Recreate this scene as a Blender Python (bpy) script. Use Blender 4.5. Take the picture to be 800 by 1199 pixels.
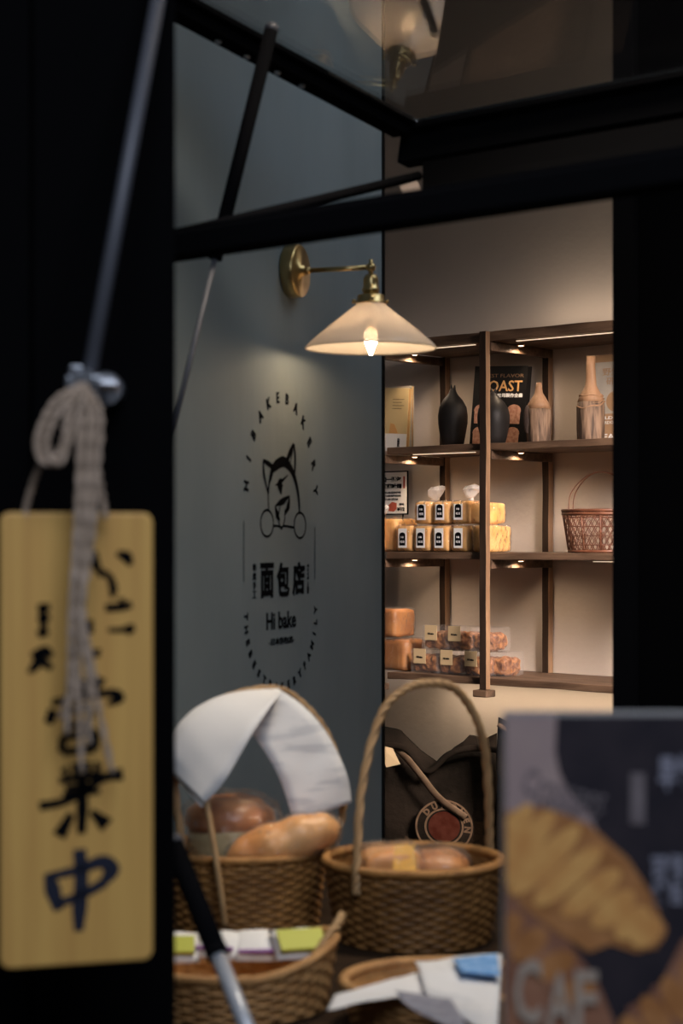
import bpy, bmesh, math, random
from mathutils import Vector, Matrix, noise
random.seed(7)
C = bpy.context.scene
COL = C.collection
PI = math.pi
for o in list(bpy.data.objects): bpy.data.objects.remove(o)

# ---------------------------------------------------------------- camera, world, exposure
F = 2200.0; HZ = 632.0; EYE = 1.5
cam_d = bpy.data.cameras.new('camera'); cam = bpy.data.objects.new('camera', cam_d); COL.objects.link(cam)
cam.location = (0, 0, EYE); cam.rotation_euler = (PI/2, 0, 0)
cam_d.sensor_fit = 'VERTICAL'; cam_d.sensor_height = 36; cam_d.lens = 36*F/1199
cam_d.shift_y = (HZ-599.5)/1199
cam_d.clip_start = .05
cam_d.dof.use_dof = True; cam_d.dof.focus_distance = 5.6; cam_d.dof.aperture_fstop = 6.6
C.camera = cam
C.view_settings.view_transform = 'Standard'; C.view_settings.look = 'None'
C.view_settings.exposure = 0.0; C.view_settings.gamma = 1; C.view_settings.use_curve_mapping = False
w = bpy.data.worlds.new('World'); C.world = w; w.use_nodes = True
w.node_tree.nodes['Background'].inputs[0].default_value = (.42, .5, .62, 1)
w.node_tree.nodes['Background'].inputs[1].default_value = .035

def light(name, typ, loc, power, col, size=.1, rot=(0,0,0), size_y=None, parent=None, spot=None, blend=.5, spread=None):
    d = bpy.data.lights.new(name, typ); d.energy = power; d.color = col
    if typ == 'AREA':
        d.size = size
        if size_y: d.shape = 'RECTANGLE'; d.size_y = size_y
        if spread: d.spread = spread
    else: d.shadow_soft_size = size
    if typ == 'SPOT': d.spot_size = spot; d.spot_blend = blend
    o = bpy.data.objects.new(name, d); COL.objects.link(o); o.location = loc; o.rotation_euler = rot
    if parent: o.parent = parent
    return o
def aim(o, tgt):
    o.rotation_euler = (Vector(tgt)-o.location).to_track_quat('-Z', 'Y').to_euler()
WARM = (1, .74, .5); SOFT = (1, .83, .68); COOL = (.72, .84, 1)
light('ceiling_glow', 'AREA', (1.1, 4.4, 3.3), 3, SOFT, 1.6)
l = light('shelf_wash', 'AREA', (1.42, 3.55, 2.25), 14.5, (1, .85, .77), .6, spread=math.radians(50)); aim(l, (.70, 5.8, 1.12))
l = light('wall_wash', 'AREA', (1.0, 2.95, 3.1), 10, (.80, .91, 1), 1.0); aim(l, (-.1, 3.3, 1.6))
l = light('basket_fill', 'AREA', (.45, 2.35, 3.1), 6.5, (1, .84, .66), .4, spread=math.radians(70)); aim(l, (0, 2.35, 1.0))  # unseen fill light added to brighten the baskets, no fixture hangs there
l = light('street_sky', 'AREA', (.5, -.6, 3.4), 54, (.80, .87, 1), 1.8); aim(l, (0, 1.9, 1.1))

# ---------------------------------------------------------------- materials
def mat(name, c1, c2=None, scale=8, stretch=(1,1,1), rough=.6, metal=0, bump=0, bscale=None, spec=.5, detail=4,
        lo=.35, hi=.65, trans=0, ior=1.45, emit=None, estr=0, wave=None, alpha=None, sss=0):
    m = bpy.data.materials.new(name); m.use_nodes = True
    nt = m.node_tree; N = nt.nodes; L = nt.links; b = N['Principled BSDF']
    b.inputs['Base Color'].default_value = (*c1, 1); b.inputs['Roughness'].default_value = rough
    b.inputs['Metallic'].default_value = metal; b.inputs['Specular IOR Level'].default_value = spec
    b.inputs['Transmission Weight'].default_value = trans; b.inputs['IOR'].default_value = ior
    if alpha is not None: b.inputs['Alpha'].default_value = alpha
    if emit: b.inputs['Emission Color'].default_value = (*emit, 1); b.inputs['Emission Strength'].default_value = estr
    tc = N.new('ShaderNodeTexCoord'); mp = N.new('ShaderNodeMapping'); mp.inputs['Scale'].default_value = stretch
    L.new(tc.outputs['Object'], mp.inputs[0])
    nz = N.new('ShaderNodeTexNoise'); nz.inputs['Scale'].default_value = scale; nz.inputs['Detail'].default_value = detail
    L.new(mp.outputs[0], nz.inputs['Vector'])
    if c2:
        cr = N.new('ShaderNodeValToRGB'); cr.color_ramp.elements[0].position = lo; cr.color_ramp.elements[1].position = hi
        cr.color_ramp.elements[0].color = (*c1, 1); cr.color_ramp.elements[1].color = (*c2, 1)
        L.new(nz.outputs[0], cr.inputs[0]); L.new(cr.outputs[0], b.inputs['Base Color'])
    if bump:
        n2 = nz
        if bscale:
            n2 = N.new('ShaderNodeTexNoise'); n2.inputs['Scale'].default_value = bscale; n2.inputs['Detail'].default_value = 4
            L.new(mp.outputs[0], n2.inputs['Vector'])
        bp = N.new('ShaderNodeBump'); bp.inputs['Strength'].default_value = bump; bp.inputs['Distance'].default_value = .01
        L.new(n2.outputs[0], bp.inputs['Height']); L.new(bp.outputs[0], b.inputs['Normal'])
    return m
def clear_mat(name, tint=(1,1,1), ior=1.5, rough=.02, haze=0, bump=0, bscale=30, hazecol=(.8,.8,.8)):
    """thin clear sheet: what it lets through mixed with what it reflects by the Fresnel law, and a little milky haze"""
    m = bpy.data.materials.new(name); m.use_nodes = True; nt = m.node_tree; N = nt.nodes; L = nt.links
    N.remove(N['Principled BSDF']); out = N['Material Output']
    t = N.new('ShaderNodeBsdfTransparent'); t.inputs[0].default_value = (*tint, 1)
    g = N.new('ShaderNodeBsdfGlossy'); g.inputs['Roughness'].default_value = rough
    f = N.new('ShaderNodeFresnel')
    ge = N.new('ShaderNodeNewGeometry'); mm = N.new('ShaderNodeMapRange'); mm.inputs['To Min'].default_value = ior; mm.inputs['To Max'].default_value = 1/ior
    L.new(ge.outputs['Backfacing'], mm.inputs['Value']); L.new(mm.outputs[0], f.inputs['IOR'])      # same share on both faces of the sheet
    mx = N.new('ShaderNodeMixShader'); L.new(f.outputs[0], mx.inputs[0]); L.new(t.outputs[0], mx.inputs[1]); L.new(g.outputs[0], mx.inputs[2])
    if bump:
        tc = N.new('ShaderNodeTexCoord'); nz = N.new('ShaderNodeTexNoise'); nz.inputs['Scale'].default_value = bscale; L.new(tc.outputs['Object'], nz.inputs['Vector'])
        bp = N.new('ShaderNodeBump'); bp.inputs['Strength'].default_value = bump; bp.inputs['Distance'].default_value = .02
        L.new(nz.outputs[0], bp.inputs['Height']); L.new(bp.outputs[0], g.inputs['Normal']); L.new(bp.outputs[0], f.inputs['Normal'])
    last = mx
    if haze:
        d = N.new('ShaderNodeBsdfDiffuse'); d.inputs[0].default_value = (*hazecol, 1)
        m2 = N.new('ShaderNodeMixShader'); m2.inputs[0].default_value = haze
        L.new(mx.outputs[0], m2.inputs[1]); L.new(d.outputs[0], m2.inputs[2]); last = m2
    L.new(last.outputs[0], out.inputs[0])
    return m
M = {}
M['plaster'] = mat('beige_plaster', (.61,.525,.45), (.57,.49,.42), 3, bump=.12, bscale=45, rough=.9, spec=.2)
M['greywall'] = mat('slate_blue_plaster', (.138,.172,.190), (.168,.206,.226), 2.2, stretch=(1.6,1.6,.6), bump=.12, bscale=14, rough=.8, spec=.25, detail=6)
M['ceil'] = mat('ceiling_paint', (.45,.40,.35), rough=.9)
M['floor'] = mat('floor_concrete', (.22,.19,.165), (.28,.245,.21), 4, rough=.6)
M['black'] = mat('black_paint', (.0035,.0035,.004), rough=.6, spec=0)
M['blackmetal'] = mat('black_metal', (.006,.006,.007), rough=.6, spec=0)
M['trim'] = mat('dark_trim', (.006,.006,.006), rough=.8, spec=.05)
M['steel'] = mat('steel', (.45,.47,.52), rough=.28, metal=.9)
M['rod'] = mat('grey_rod', (.085,.09,.11), rough=.5, metal=.2)
M['lightrod'] = mat('pale_rod', (.55,.58,.64), rough=.35, metal=.3)
M['brass'] = mat('brass', (.52,.40,.19), (.42,.31,.14), 20, rough=.28, metal=1)
M['wood'] = mat('walnut', (.065,.036,.021), (.15,.088,.052), 6, stretch=(1,6,6), bump=.3, bscale=20, rough=.6)
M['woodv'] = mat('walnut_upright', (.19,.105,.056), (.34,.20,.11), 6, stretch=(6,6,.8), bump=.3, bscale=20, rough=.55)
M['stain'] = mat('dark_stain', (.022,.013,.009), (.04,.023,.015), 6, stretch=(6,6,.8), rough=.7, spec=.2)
M['counter'] = mat('counter_wood', (.020,.012,.008), (.035,.021,.012), 5, stretch=(1,8,8), rough=.85, spec=.08)
M['wicker'] = mat('wicker', (.27,.12,.032), (.42,.205,.06), 40, rough=.55, bump=.2)
M['wicker2'] = mat('dark_wicker', (.17,.075,.02), (.29,.14,.042), 40, rough=.5, bump=.2)
M['wicker3'] = mat('honey_wicker', (.40,.20,.07), (.55,.30,.115), 40, rough=.55, bump=.2)
M['cane'] = mat('cane', (.34,.20,.09), (.46,.29,.14), 30, rough=.5)
M['rattan'] = mat('red_rattan', (.10,.035,.018), (.16,.06,.03), 40, rough=.4)
M['paper'] = mat('newsprint', (.80,.79,.79), (.74,.735,.745), 9, rough=.85)
M['print'] = mat('printed_paper', (.78,.78,.79), (.60,.61,.64), 40, stretch=(.35,.1,2.2), rough=.8, lo=.5, hi=.62)
M['blueprint'] = mat('blue_print', (.08,.27,.62), (.3,.5,.8), 70, rough=.8)
M['greyprint'] = mat('grey_print', (.20,.20,.25), (.33,.33,.38), 50, rough=.8)
M['white'] = mat('white_card', (.82,.80,.77), rough=.7)
M['ink'] = mat('black_ink', (.006,.006,.007), rough=.9, spec=0)
M['bluink'] = mat('blue_black_ink', (.01,.013,.03), rough=.6)
M['gold'] = mat('orange_print', (.62,.33,.12), rough=.6)
M['kraft'] = mat('kraft_label', (.62,.45,.25), rough=.8)
M['signwood'] = mat('pale_pine', (.74,.45,.13), (.62,.35,.10), 9, stretch=(8,8,.35), rough=.45, bump=.04)
M['signedge'] = mat('pine_edge', (.30,.15,.06), rough=.6)
M['jute'] = mat('jute', (.36,.27,.20), (.48,.37,.29), 60, rough=.9, bump=.4)
M['crust'] = mat('brown_crust', (.36,.12,.035), (.62,.27,.09), 22, rough=.42, bump=.25)
M['crustdark'] = mat('dark_crust', (.36,.12,.04), (.58,.25,.09), 30, rough=.3, bump=.3)
M['roll'] = mat('golden_roll', (.66,.26,.065), (.82,.44,.17), 16, rough=.4, bump=.2)
M['toast'] = mat('yellow_toast', (.66,.32,.075), (.76,.43,.15), 26, rough=.55, bump=.15)
M['caramel'] = mat('caramel_toast', (.28,.095,.018), (.42,.17,.04), 14, rough=.45, bump=.15)
M['crumble'] = mat('crumbly_buns', (.13,.04,.014), (.36,.15,.05), 60, rough=.5, bump=.6, lo=.4, hi=.6)
M['olive'] = mat('olive_loaf', (.50,.38,.19), (.60,.46,.25), 15, rough=.35)
M['film'] = clear_mat('clear_film', haze=.04, rough=.13, bump=1.0, bscale=55, ior=1.42, hazecol=(.85,.8,.75))
M['film2'] = clear_mat('crinkled_film', haze=.30, rough=.15, bump=1, bscale=60, ior=1.7, hazecol=(.85,.82,.8))
M['box'] = clear_mat('clear_box', haze=.05, rough=.06, ior=1.45, hazecol=(.9,.8,.75))
M['pane'] = clear_mat('window_glass', tint=(.96,.96,.95), ior=2.1, rough=.012)
M['blackceramic'] = mat('black_ceramic', (.009,.008,.008), (.018,.015,.014), 12, rough=.5, bump=.15, spec=.25)
M['barewood'] = mat('bare_carved_wood', (.36,.20,.11), (.26,.14,.07), 18, stretch=(3,3,.6), rough=.6, bump=.3)
M['agedwood'] = mat('aged_wood', (.05,.03,.02), (.24,.15,.095), 16, stretch=(4,4,.45), rough=.75, bump=.6, lo=.42, hi=.6)
M['charwood'] = mat('charred_wood', (.04,.025,.02), (.09,.055,.04), 20, rough=.8, bump=.4)
M['cover'] = mat('black_cover', (.008,.007,.007), rough=.5, spec=.2)
M['slice'] = mat('toast_photo', (.30,.13,.08), (.50,.27,.18), 90, rough=.5, detail=6)
M['pages'] = mat('page_edges', (.50,.30,.12), (.38,.21,.08), 60, stretch=(8,8,.4), rough=.8)
M['yellowcov'] = mat('straw_cover', (.62,.47,.24), rough=.6)
M['greycov'] = mat('misty_cover', (.52,.47,.41), (.38,.35,.31), 14, rough=.4)
M['tancov'] = mat('tan_cover', (.40,.24,.13), rough=.5)
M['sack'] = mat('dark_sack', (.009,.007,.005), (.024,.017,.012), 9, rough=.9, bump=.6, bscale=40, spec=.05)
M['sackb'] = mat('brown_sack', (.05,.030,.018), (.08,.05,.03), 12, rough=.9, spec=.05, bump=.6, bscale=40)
M['strap'] = mat('hide_strap', (.13,.08,.048), (.20,.13,.08), 30, rough=.8, spec=.1)
M['maroon'] = mat('maroon_print', (.06,.014,.008), (.09,.026,.016), 40, rough=.9, spec=.05)
M['tanprint'] = mat('tan_print', (.20,.125,.075), (.14,.085,.05), 50, rough=.9, spec=.1)
M['lime'] = mat('lime_label', (.46,.48,.06), rough=.5)
M['purple'] = mat('purple_label', (.22,.07,.30), rough=.5)
M['amber'] = mat('amber_label', (.90,.47,.06), rough=.5)
M['redprint'] = mat('red_print', (.45,.10,.06), rough=.6)
M['navy'] = mat('navy_poster', (.022,.019,.026), (.036,.029,.036), 25, rough=.35)
M['mauve'] = mat('mauve_poster', (.34,.25,.25), (.40,.30,.28), 25, rough=.35)
M['postbrown'] = mat('rust_poster', (.20,.085,.055), (.34,.165,.10), 30, rough=.35)
M['croi1'] = mat('croissant_gold', (.74,.40,.13), (.62,.29,.09), 60, rough=.4)
M['croi2'] = mat('croissant_brown', (.36,.15,.05), (.46,.21,.08), 60, rough=.4)
M['acry'] = mat('acrylic_edge', (.34,.33,.33), rough=.25)
M['faint'] = mat('faint_print', (.20,.17,.18), (.12,.10,.11), 50, rough=.4)
M['cream'] = mat('cream_beige', (.58,.43,.33), rough=.5)
M['led'] = mat('led_lens', (1,.8,.6), emit=(1,.72,.45), estr=6)
M['ledstrip'] = mat('led_strip', (1,.85,.7), emit=(1,.74,.50), estr=.95)
M['copper'] = mat('copper_lamp', (.62,.30,.16), rough=.3, metal=.9)
M['bulb'] = mat('lit_bulb', (1,.8,.6), emit=(1,.68,.40), estr=165)
M['bulbcap'] = mat('brass_cap', (.5,.35,.14), rough=.35, metal=1)
def shade_mat():
    m = bpy.data.materials.new('frosted_glass_shade'); m.use_nodes = True; nt = m.node_tree; N = nt.nodes; L = nt.links
    N.remove(N['Principled BSDF']); out = N['Material Output']
    d = N.new('ShaderNodeBsdfDiffuse'); d.inputs[0].default_value = (.70,.68,.64,1)
    t = N.new('ShaderNodeBsdfTranslucent'); t.inputs[0].default_value = (.56,.52,.47,1)
    tr = N.new('ShaderNodeBsdfTransparent'); tr.inputs[0].default_value = (.95,.92,.88,1)
    g = N.new('ShaderNodeBsdfGlossy'); g.inputs['Roughness'].default_value = .2
    a = N.new('ShaderNodeMixShader'); a.inputs[0].default_value = .45; L.new(d.outputs[0], a.inputs[1]); L.new(t.outputs[0], a.inputs[2])
    b = N.new('ShaderNodeMixShader'); b.inputs[0].default_value = .09; L.new(a.outputs[0], b.inputs[1]); L.new(tr.outputs[0], b.inputs[2])
    c = N.new('ShaderNodeMixShader'); c.inputs[0].default_value = .06; L.new(b.outputs[0], c.inputs[1]); L.new(g.outputs[0], c.inputs[2])
    L.new(c.outputs[0], out.inputs[0]); return m
M['shade'] = shade_mat()

# ---------------------------------------------------------------- mesh helpers
def link(name, bm, m, parent=None, loc=(0,0,0), rz=0, smooth=False, rot=None):
    me = bpy.data.meshes.new(name)
    bmesh.ops.recalc_face_normals(bm, faces=bm.faces[:])
    bm.to_mesh(me); bm.free()
    for p in me.polygons: p.use_smooth = smooth
    ms = m if isinstance(m, (list, tuple)) else [m]
    for q in ms: me.materials.append(M[q] if isinstance(q, str) else q)
    o = bpy.data.objects.new(name, me); COL.objects.link(o); o.location = loc
    o.rotation_euler = rot if rot else (0, 0, rz)
    if parent: o.parent = parent
    return o
def thing(name, label, cat, loc=(0,0,0), rz=0, group=None, rot=None):
    o = bpy.data.objects.new(name, None); COL.objects.link(o); o.empty_display_size = .02
    o.location = loc; o.rotation_euler = rot if rot else (0, 0, rz)
    o['label'] = label; o['category'] = cat
    if group: o['group'] = group
    return o
def tag(o, label, cat, group=None):
    o['label'] = label; o['category'] = cat
    if group: o['group'] = group
    return o
def struct(o): o['kind'] = 'structure'; return o
def dup(root, loc, rz=None, label=None, sc=None):
    r = root.copy(); COL.objects.link(r); r.location = loc
    if rz is not None: r.rotation_euler = (0, 0, rz)
    if label: r['label'] = label
    if sc: r.scale = sc
    for ch in list(root.children):
        c = ch.copy(); COL.objects.link(c); c.parent = r
        for g in list(ch.children):
            d = g.copy(); COL.objects.link(d); d.parent = c
    return r
def box(bm, x0, x1, y0, y1, z0, z1, bev=0, mi=0, cuts=0, jit=0):
    r = bmesh.ops.create_cube(bm, size=1)
    vs = r['verts']
    for v in vs:
        v.co = Vector((x0+(v.co.x+.5)*(x1-x0), y0+(v.co.y+.5)*(y1-y0), z0+(v.co.z+.5)*(z1-z0)))
    fs = list({f for v in vs for f in v.link_faces}); es = list({e for v in vs for e in v.link_edges})
    for f in fs: f.material_index = mi
    if bev:
        bmesh.ops.bevel(bm, geom=es, offset=bev, segments=2, affect='EDGES', profile=.5)
    return vs
def poly(bm, pts, mi=0):
    vs = [bm.verts.new(p) for p in pts]; f = bm.faces.new(vs); f.material_index = mi; return f
def prism(bm, pts, d, mi=0):
    """extrude polygon pts by vector d"""
    d = Vector(d); a = [bm.verts.new(p) for p in pts]; b = [bm.verts.new(Vector(p)+d) for p in pts]
    n = len(pts); fs = [bm.faces.new(a), bm.faces.new(b[::-1])]
    for i in range(n): fs.append(bm.faces.new((a[i], a[(i+1) % n], b[(i+1) % n], b[i])))
    for f in fs: f.material_index = mi
def tube(bm, pts, r, n=8, closed=False, mi=0, flat=1.0):
    pts = [Vector(p) for p in pts]; k = len(pts); rr = r if isinstance(r, (list, tuple)) else [r]*k
    tang = []
    for i in range(k):
        a = pts[(i-1) % k] if (closed or i > 0) else pts[i]; b = pts[(i+1) % k] if (closed or i < k-1) else pts[i]
        tang.append((b-a).normalized())
    up = Vector((0,0,1)) if abs(tang[0].z) < .9 else Vector((1,0,0))
    nrm = (up - tang[0]*up.dot(tang[0])).normalized(); rings = []
    for i in range(k):
        t = tang[i]; nrm = (nrm - t*nrm.dot(t))
        nrm = nrm.normalized() if nrm.length > 1e-6 else t.orthogonal().normalized()
        bi = t.cross(nrm)
        rings.append([bm.verts.new(pts[i] + (nrm*math.cos(2*PI*j/n) + bi*math.sin(2*PI*j/n)*flat)*rr[i]) for j in range(n)])
    for i in range(k if closed else k-1):
        A = rings[i]; B = rings[(i+1) % k]
        for j in range(n):
            f = bm.faces.new((A[j], A[(j+1) % n], B[(j+1) % n], B[j])); f.material_index = mi
    if not closed:
        bm.faces.new(rings[0][::-1]).material_index = mi; bm.faces.new(rings[-1]).material_index = mi
def lathe(bm, prof, n=32, sx=1, sy=1, mi=0, cap=False):
    rings = []
    for r, z in prof:
        if r < 1e-6: rings.append([bm.verts.new((0,0,z))])
        else: rings.append([bm.verts.new((r*sx*math.cos(2*PI*j/n), r*sy*math.sin(2*PI*j/n), z)) for j in range(n)])
    for A, B in zip(rings, rings[1:]):
        for j in range(n):
            a, b = A[j % len(A)], A[(j+1) % len(A)]; c, d = B[(j+1) % len(B)], B[j % len(B)]
            q = []
            for v in (a, b, c, d):
                if v not in q: q.append(v)
            if len(q) > 2: bm.faces.new(q).material_index = mi
def spline(pts, n):
    pts = [Vector(p) for p in pts]; out = []
    P = [pts[0]*2-pts[1]] + pts + [pts[-1]*2-pts[-2]]
    for i in range(1, len(P)-2):
        for k in range(n):
            t = k/n; a, b, c, d = P[i-1], P[i], P[i+1], P[i+2]
            out.append(.5*((2*b)+(c-a)*t+(2*a-5*b+4*c-d)*t*t+(3*b-3*c+d-a)*t**3))
    out.append(pts[-1]); return out
def text_bm(s, size, ext=.0006, off=0, align='CENTER', sx=1):
    cu = bpy.data.curves.new('t', 'FONT'); cu.body = s; cu.size = size; cu.extrude = ext; cu.offset = off
    cu.align_x = align; cu.align_y = 'CENTER'; cu.resolution_u = 2
    o = bpy.data.objects.new('t', cu); COL.objects.link(o)
    dg = bpy.context.evaluated_depsgraph_get(); me = bpy.data.meshes.new_from_object(o.evaluated_get(dg))
    bpy.data.objects.remove(o); bpy.data.curves.remove(cu)
    bm = bmesh.new(); bm.from_mesh(me); bpy.data.meshes.remove(me)
    return bm
def add_text(bm, s, size, mtx, ext=.0004, off=0, sx=1, sy=1, align='CENTER', mi=0, fit=None):
    t = text_bm(s, size, ext, off, align)
    if fit and len(t.verts):     # exact width, height of the ink
        xs = [v.co.x for v in t.verts]; ys = [v.co.y for v in t.verts]
        cx, cy = (min(xs)+max(xs))/2, (min(ys)+max(ys))/2
        kx = fit[0]/max(1e-6, max(xs)-min(xs)) if fit[0] else 1; ky = fit[1]/max(1e-6, max(ys)-min(ys)) if fit[1] else 1
        if not fit[0]: kx = ky
        if not fit[1]: ky = kx
        for v in t.verts: v.co.x = (v.co.x-cx)*kx; v.co.y = (v.co.y-cy)*ky
    for v in t.verts: v.co.x *= sx; v.co.y *= sy; v.co = mtx @ v.co
    me = bpy.data.meshes.new('tmp'); t.to_mesh(me); t.free()
    n0 = len(bm.faces); bm.from_mesh(me); bpy.data.meshes.remove(me)
    bm.faces.ensure_lookup_table()
    for f in bm.faces[n0:]: f.material_index = mi
# text stands in a local x-z plane facing -y:
FACE = Matrix(((1,0,0,0),(0,0,-1,0),(0,1,0,0),(0,0,0,1)))
def face_at(x, y, z, rot=0): return Matrix.Translation((x, y, z)) @ FACE @ Matrix.Rotation(rot, 4, 'Z')
def at(px, py, Z): return Vector(((px-400)/F*Z, Z, EYE + (HZ-py)/F*Z))
def noisy(bm, amp, sc, seed=0):
    for v in bm.verts:
        v.co += Vector((noise.noise(v.co*sc+Vector((seed,0,0))), noise.noise(v.co*sc+Vector((0,seed+9,0))), noise.noise(v.co*sc+Vector((0,0,seed+21)))))*amp
def rbox(w, d, h, r=.25, cuts=6, amp=0, sc=20, seed=0, z0=0):
    """a soft rounded block, its foot at z0, front at -d/2"""
    bm = bmesh.new(); bmesh.ops.create_cube(bm, size=2)
    bmesh.ops.subdivide_edges(bm, edges=bm.edges[:], cuts=cuts, use_grid_fill=True)
    p = 1/r*1.6
    for v in bm.verts:
        c = v.co; n = (abs(c.x)**p+abs(c.y)**p+abs(c.z)**p)**(1/p); c2 = c/n
        v.co = Vector((c2.x*w/2, c2.y*d/2, (c2.z+1)*h/2+z0))
    if amp: noisy(bm, amp, sc, seed)
    return bm
def merge(bm, other, mtx=Matrix(), mi=0):
    for v in other.verts: v.co = mtx @ v.co
    me = bpy.data.meshes.new('tmp'); other.to_mesh(me); other.free()
    n0 = len(bm.faces); bm.from_mesh(me); bpy.data.meshes.remove(me); bm.faces.ensure_lookup_table()
    for f in bm.faces[n0:]: f.material_index = mi

# ---------------------------------------------------------------- ground plan
bx_ = Vector((.744, -.668)); px_ = Vector((.668, .744))        # along the shelves, into the back wall
O = Vector((.425, 5.6)); RZ = math.atan2(-.668, .744)
def W(s, q, base=O): v = base + bx_*s + px_*q; return v
def S(px, q):                                                   # how far along the shelves a sight line meets depth q
    u = (px-400)/F; p = O + px_*q
    return (u*p.y - p.x)/(bx_.x - u*bx_.y)
gd = Vector((.342, .94)); gn = Vector((.94, -.342)); G0 = Vector((-.093, 3.3)); GRZ = math.atan2(.94, .342)
WC = Vector((.1248, 3.05))                                      # a point of the window plane
def slab(name, p, q, th, z0, z1, m, bev=0):
    """upright slab from plan point p to q, thickness vector th"""
    bm = bmesh.new(); th = Vector((th[0], th[1], 0))
    prism(bm, [(p[0],p[1],z0),(q[0],q[1],z0),(q[0],q[1],z1),(p[0],p[1],z1)], th)
    return struct(link(name, bm, m))
# back wall, with an oversize shell
slab('wall_back', W(-2.3,.33), W(2.3,.33), px_*.12, 0, 3.4, 'plaster')
slab('wall_right', W(2.3,.33), W(2.3,-2.25), bx_*.12, 0, 3.4, 'plaster')
slab('wall_left', W(-2.3,.33), W(-2.3,-.9), -bx_*.12, 0, 3.4, 'plaster')
a = G0+gd*-1.55; b = G0+gd*.508
slab('wall_partition', a, b, -gn*.10, 0, 3.4, 'greywall')
bm = bmesh.new(); e = b + gd*.001
prism(bm, [(e.x+gn.x*.003, e.y+gn.y*.003, 0), ((e+gd*.012).x+gn.x*.003, (e+gd*.012).y+gn.y*.003, 0), ((e+gd*.012).x-gn.x*.103, (e+gd*.012).y-gn.y*.103, 0), (e.x-gn.x*.103, e.y-gn.y*.103, 0)], (0,0,3.4))
struct(link('trim_1', bm, 'trim'))
bm = bmesh.new(); box(bm, -3, 4.5, 1.6, 8.6, -.05, 0); struct(link('floor', bm, 'floor'))
bm = bmesh.new(); box(bm, -3, 4.5, 2.2, 8.6, 3.4, 3.45); struct(link('ceiling', bm, 'ceil'))
# window wall right of the opening: black jamb with a slim rebate
def Wd(s, q): return WC + bx_*s + px_*q
slab('wall_front', Wd(.3753,0), Wd(2.4,0), px_*.12, 0, 3.4, 'black')
slab('trim_2', Wd(.385,-.014), Wd(.42,-.014), px_*.0135, 0, 3.4, 'blackmetal')
slab('trim_3', Wd(-.62,0), Wd(.3753,0), px_*.12, 2.62, 3.4, 'black')     # head above the opening
# near post on the left, stepped
bm = bmesh.new()
prism(bm, [(-.80,1.575,0),(-.262,1.575,0),(-.262,1.60,0),(-.1418,1.60,0),(-.1448,1.606,0),(-.170,1.80,0),(-.80,1.80,0)], (0,0,3.4))
struct(link('trim_4', bm, 'black'))

# counter under the opening
bm = bmesh.new()
pl = [(-.14,.95),(.62,.95),(.62,2.30),(.385,2.58),(.12,2.80),(-.20,2.86),(-.385,2.36),(-.385,1.815),(-.14,1.815)]
prism(bm, [(x, y, .96) for x, y in pl], (0,0,.04))
ct = thing('serving_counter', 'dark wooden serving counter carrying the bread baskets behind the window', 'counter')
link('worktop', bm, 'counter', ct)
bm = bmesh.new(); prism(bm, [(x*.97+.005, y*.97+.05, 0) for x, y in pl], (0,0,.9595)); link('cabinet', bm, 'counter', ct)

# ---------------------------------------------------------------- logo on the partition
def LP(px, py): return ((px-330.7)*.0040, 0, (HZ-py)*.001487)
lg = G0 + gd*-.0296 + gn*.0006
logo = thing('wall_logo', 'black painted shop emblem with dog face and round lettering on slate wall', 'wall sign', (lg.x, lg.y, EYE), GRZ)
for i, ch in enumerate('HIBAKEBAKERY'):
    bm = bmesh.new()
    a = math.radians(-84 + 168*i/11)
    r_s, r_z = .163, .176
    s = math.sin(a)*r_s; z = (HZ-584)*.001487 + math.cos(a)*r_z
    add_text(bm, ch, .03, face_at(s, 0, z, -a), fit=(0,.0195), off=.0011)
    link('upper_letter', bm, 'ink', logo)
t = 'THEBESTBAKERYFAMILY'
for i, ch in enumerate(t):
    if ch == ' ': continue
    a = math.radians(-93 + 186*i/(len(t)-1))
    bm = bmesh.new(); s = math.sin(a)*.163; z = (HZ-722)*.001487 - math.cos(a)*.122
    add_text(bm, ch, .02, face_at(s, 0, z, a), fit=(0,.0150), off=.0008)
    link('lower_letter', bm, 'ink', logo)
def c8(p): return LP(280+p[0]/3.745, 500+p[1]/3.745)
def stroke(bm, pts, w, n=6, sm=True):
    P = [Vector(c8(p)) for p in pts]; P = spline(P, n) if sm else P; k = len(P)
    wl = w if isinstance(w, (list, tuple)) else [w]*2
    def wid(i):
        t = i/(k-1)*(len(wl)-1); j = min(int(t), len(wl)-2); return wl[j]+(wl[j+1]-wl[j])*(t-j)
    L_, R_ = [], []
    for i in range(k):
        d = (P[min(i+1,k-1)]-P[max(i-1,0)]).normalized(); nn = Vector((-d.z, 0, d.x))*wid(i)/2
        L_.append(bm.verts.new(P[i]+nn)); R_.append(bm.verts.new(P[i]-nn))
    for i in range(k-1): bm.faces.new((L_[i], L_[i+1], R_[i+1], R_[i]))
bm = bmesh.new()
w_ = .0042
stroke(bm, [(128,300),(118,255),(109,205),(107,155)], [.003,.006,.009,.005], 5)
stroke(bm, [(107,155),(125,165),(150,182)], [.006,.010,.010])
stroke(bm, [(150,182),(141,225),(129,262),(126,300)], [.010,.006,.004,.003])
stroke(bm, [(140,200),(160,172),(190,152),(212,162),(232,190),(250,240),(262,305),(266,380)], [.012,.019,.020,.018,.015,.012,.009,.006])
stroke(bm, [(142,200),(132,250),(128,310),(130,370)], [.012,.007,.0045,.0045])
stroke(bm, [(206,158),(222,110),(240,68)], [.014,.013,.008])
stroke(bm, [(240,68),(246,130),(243,215)], [.008,.009,.007])
stroke(bm, [(232,92),(228,130),(222,158)], [.012,.004,.002])
stroke(bm, [(185,225),(180,255),(184,298)], [.003,.030,.002], 5)
stroke(bm, [(158,258),(180,244),(214,208)], [.002,.008,.002])
stroke(bm, [(160,345),(180,332),(196,322),(220,300)], [.003,.012,.013,.003])
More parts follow.
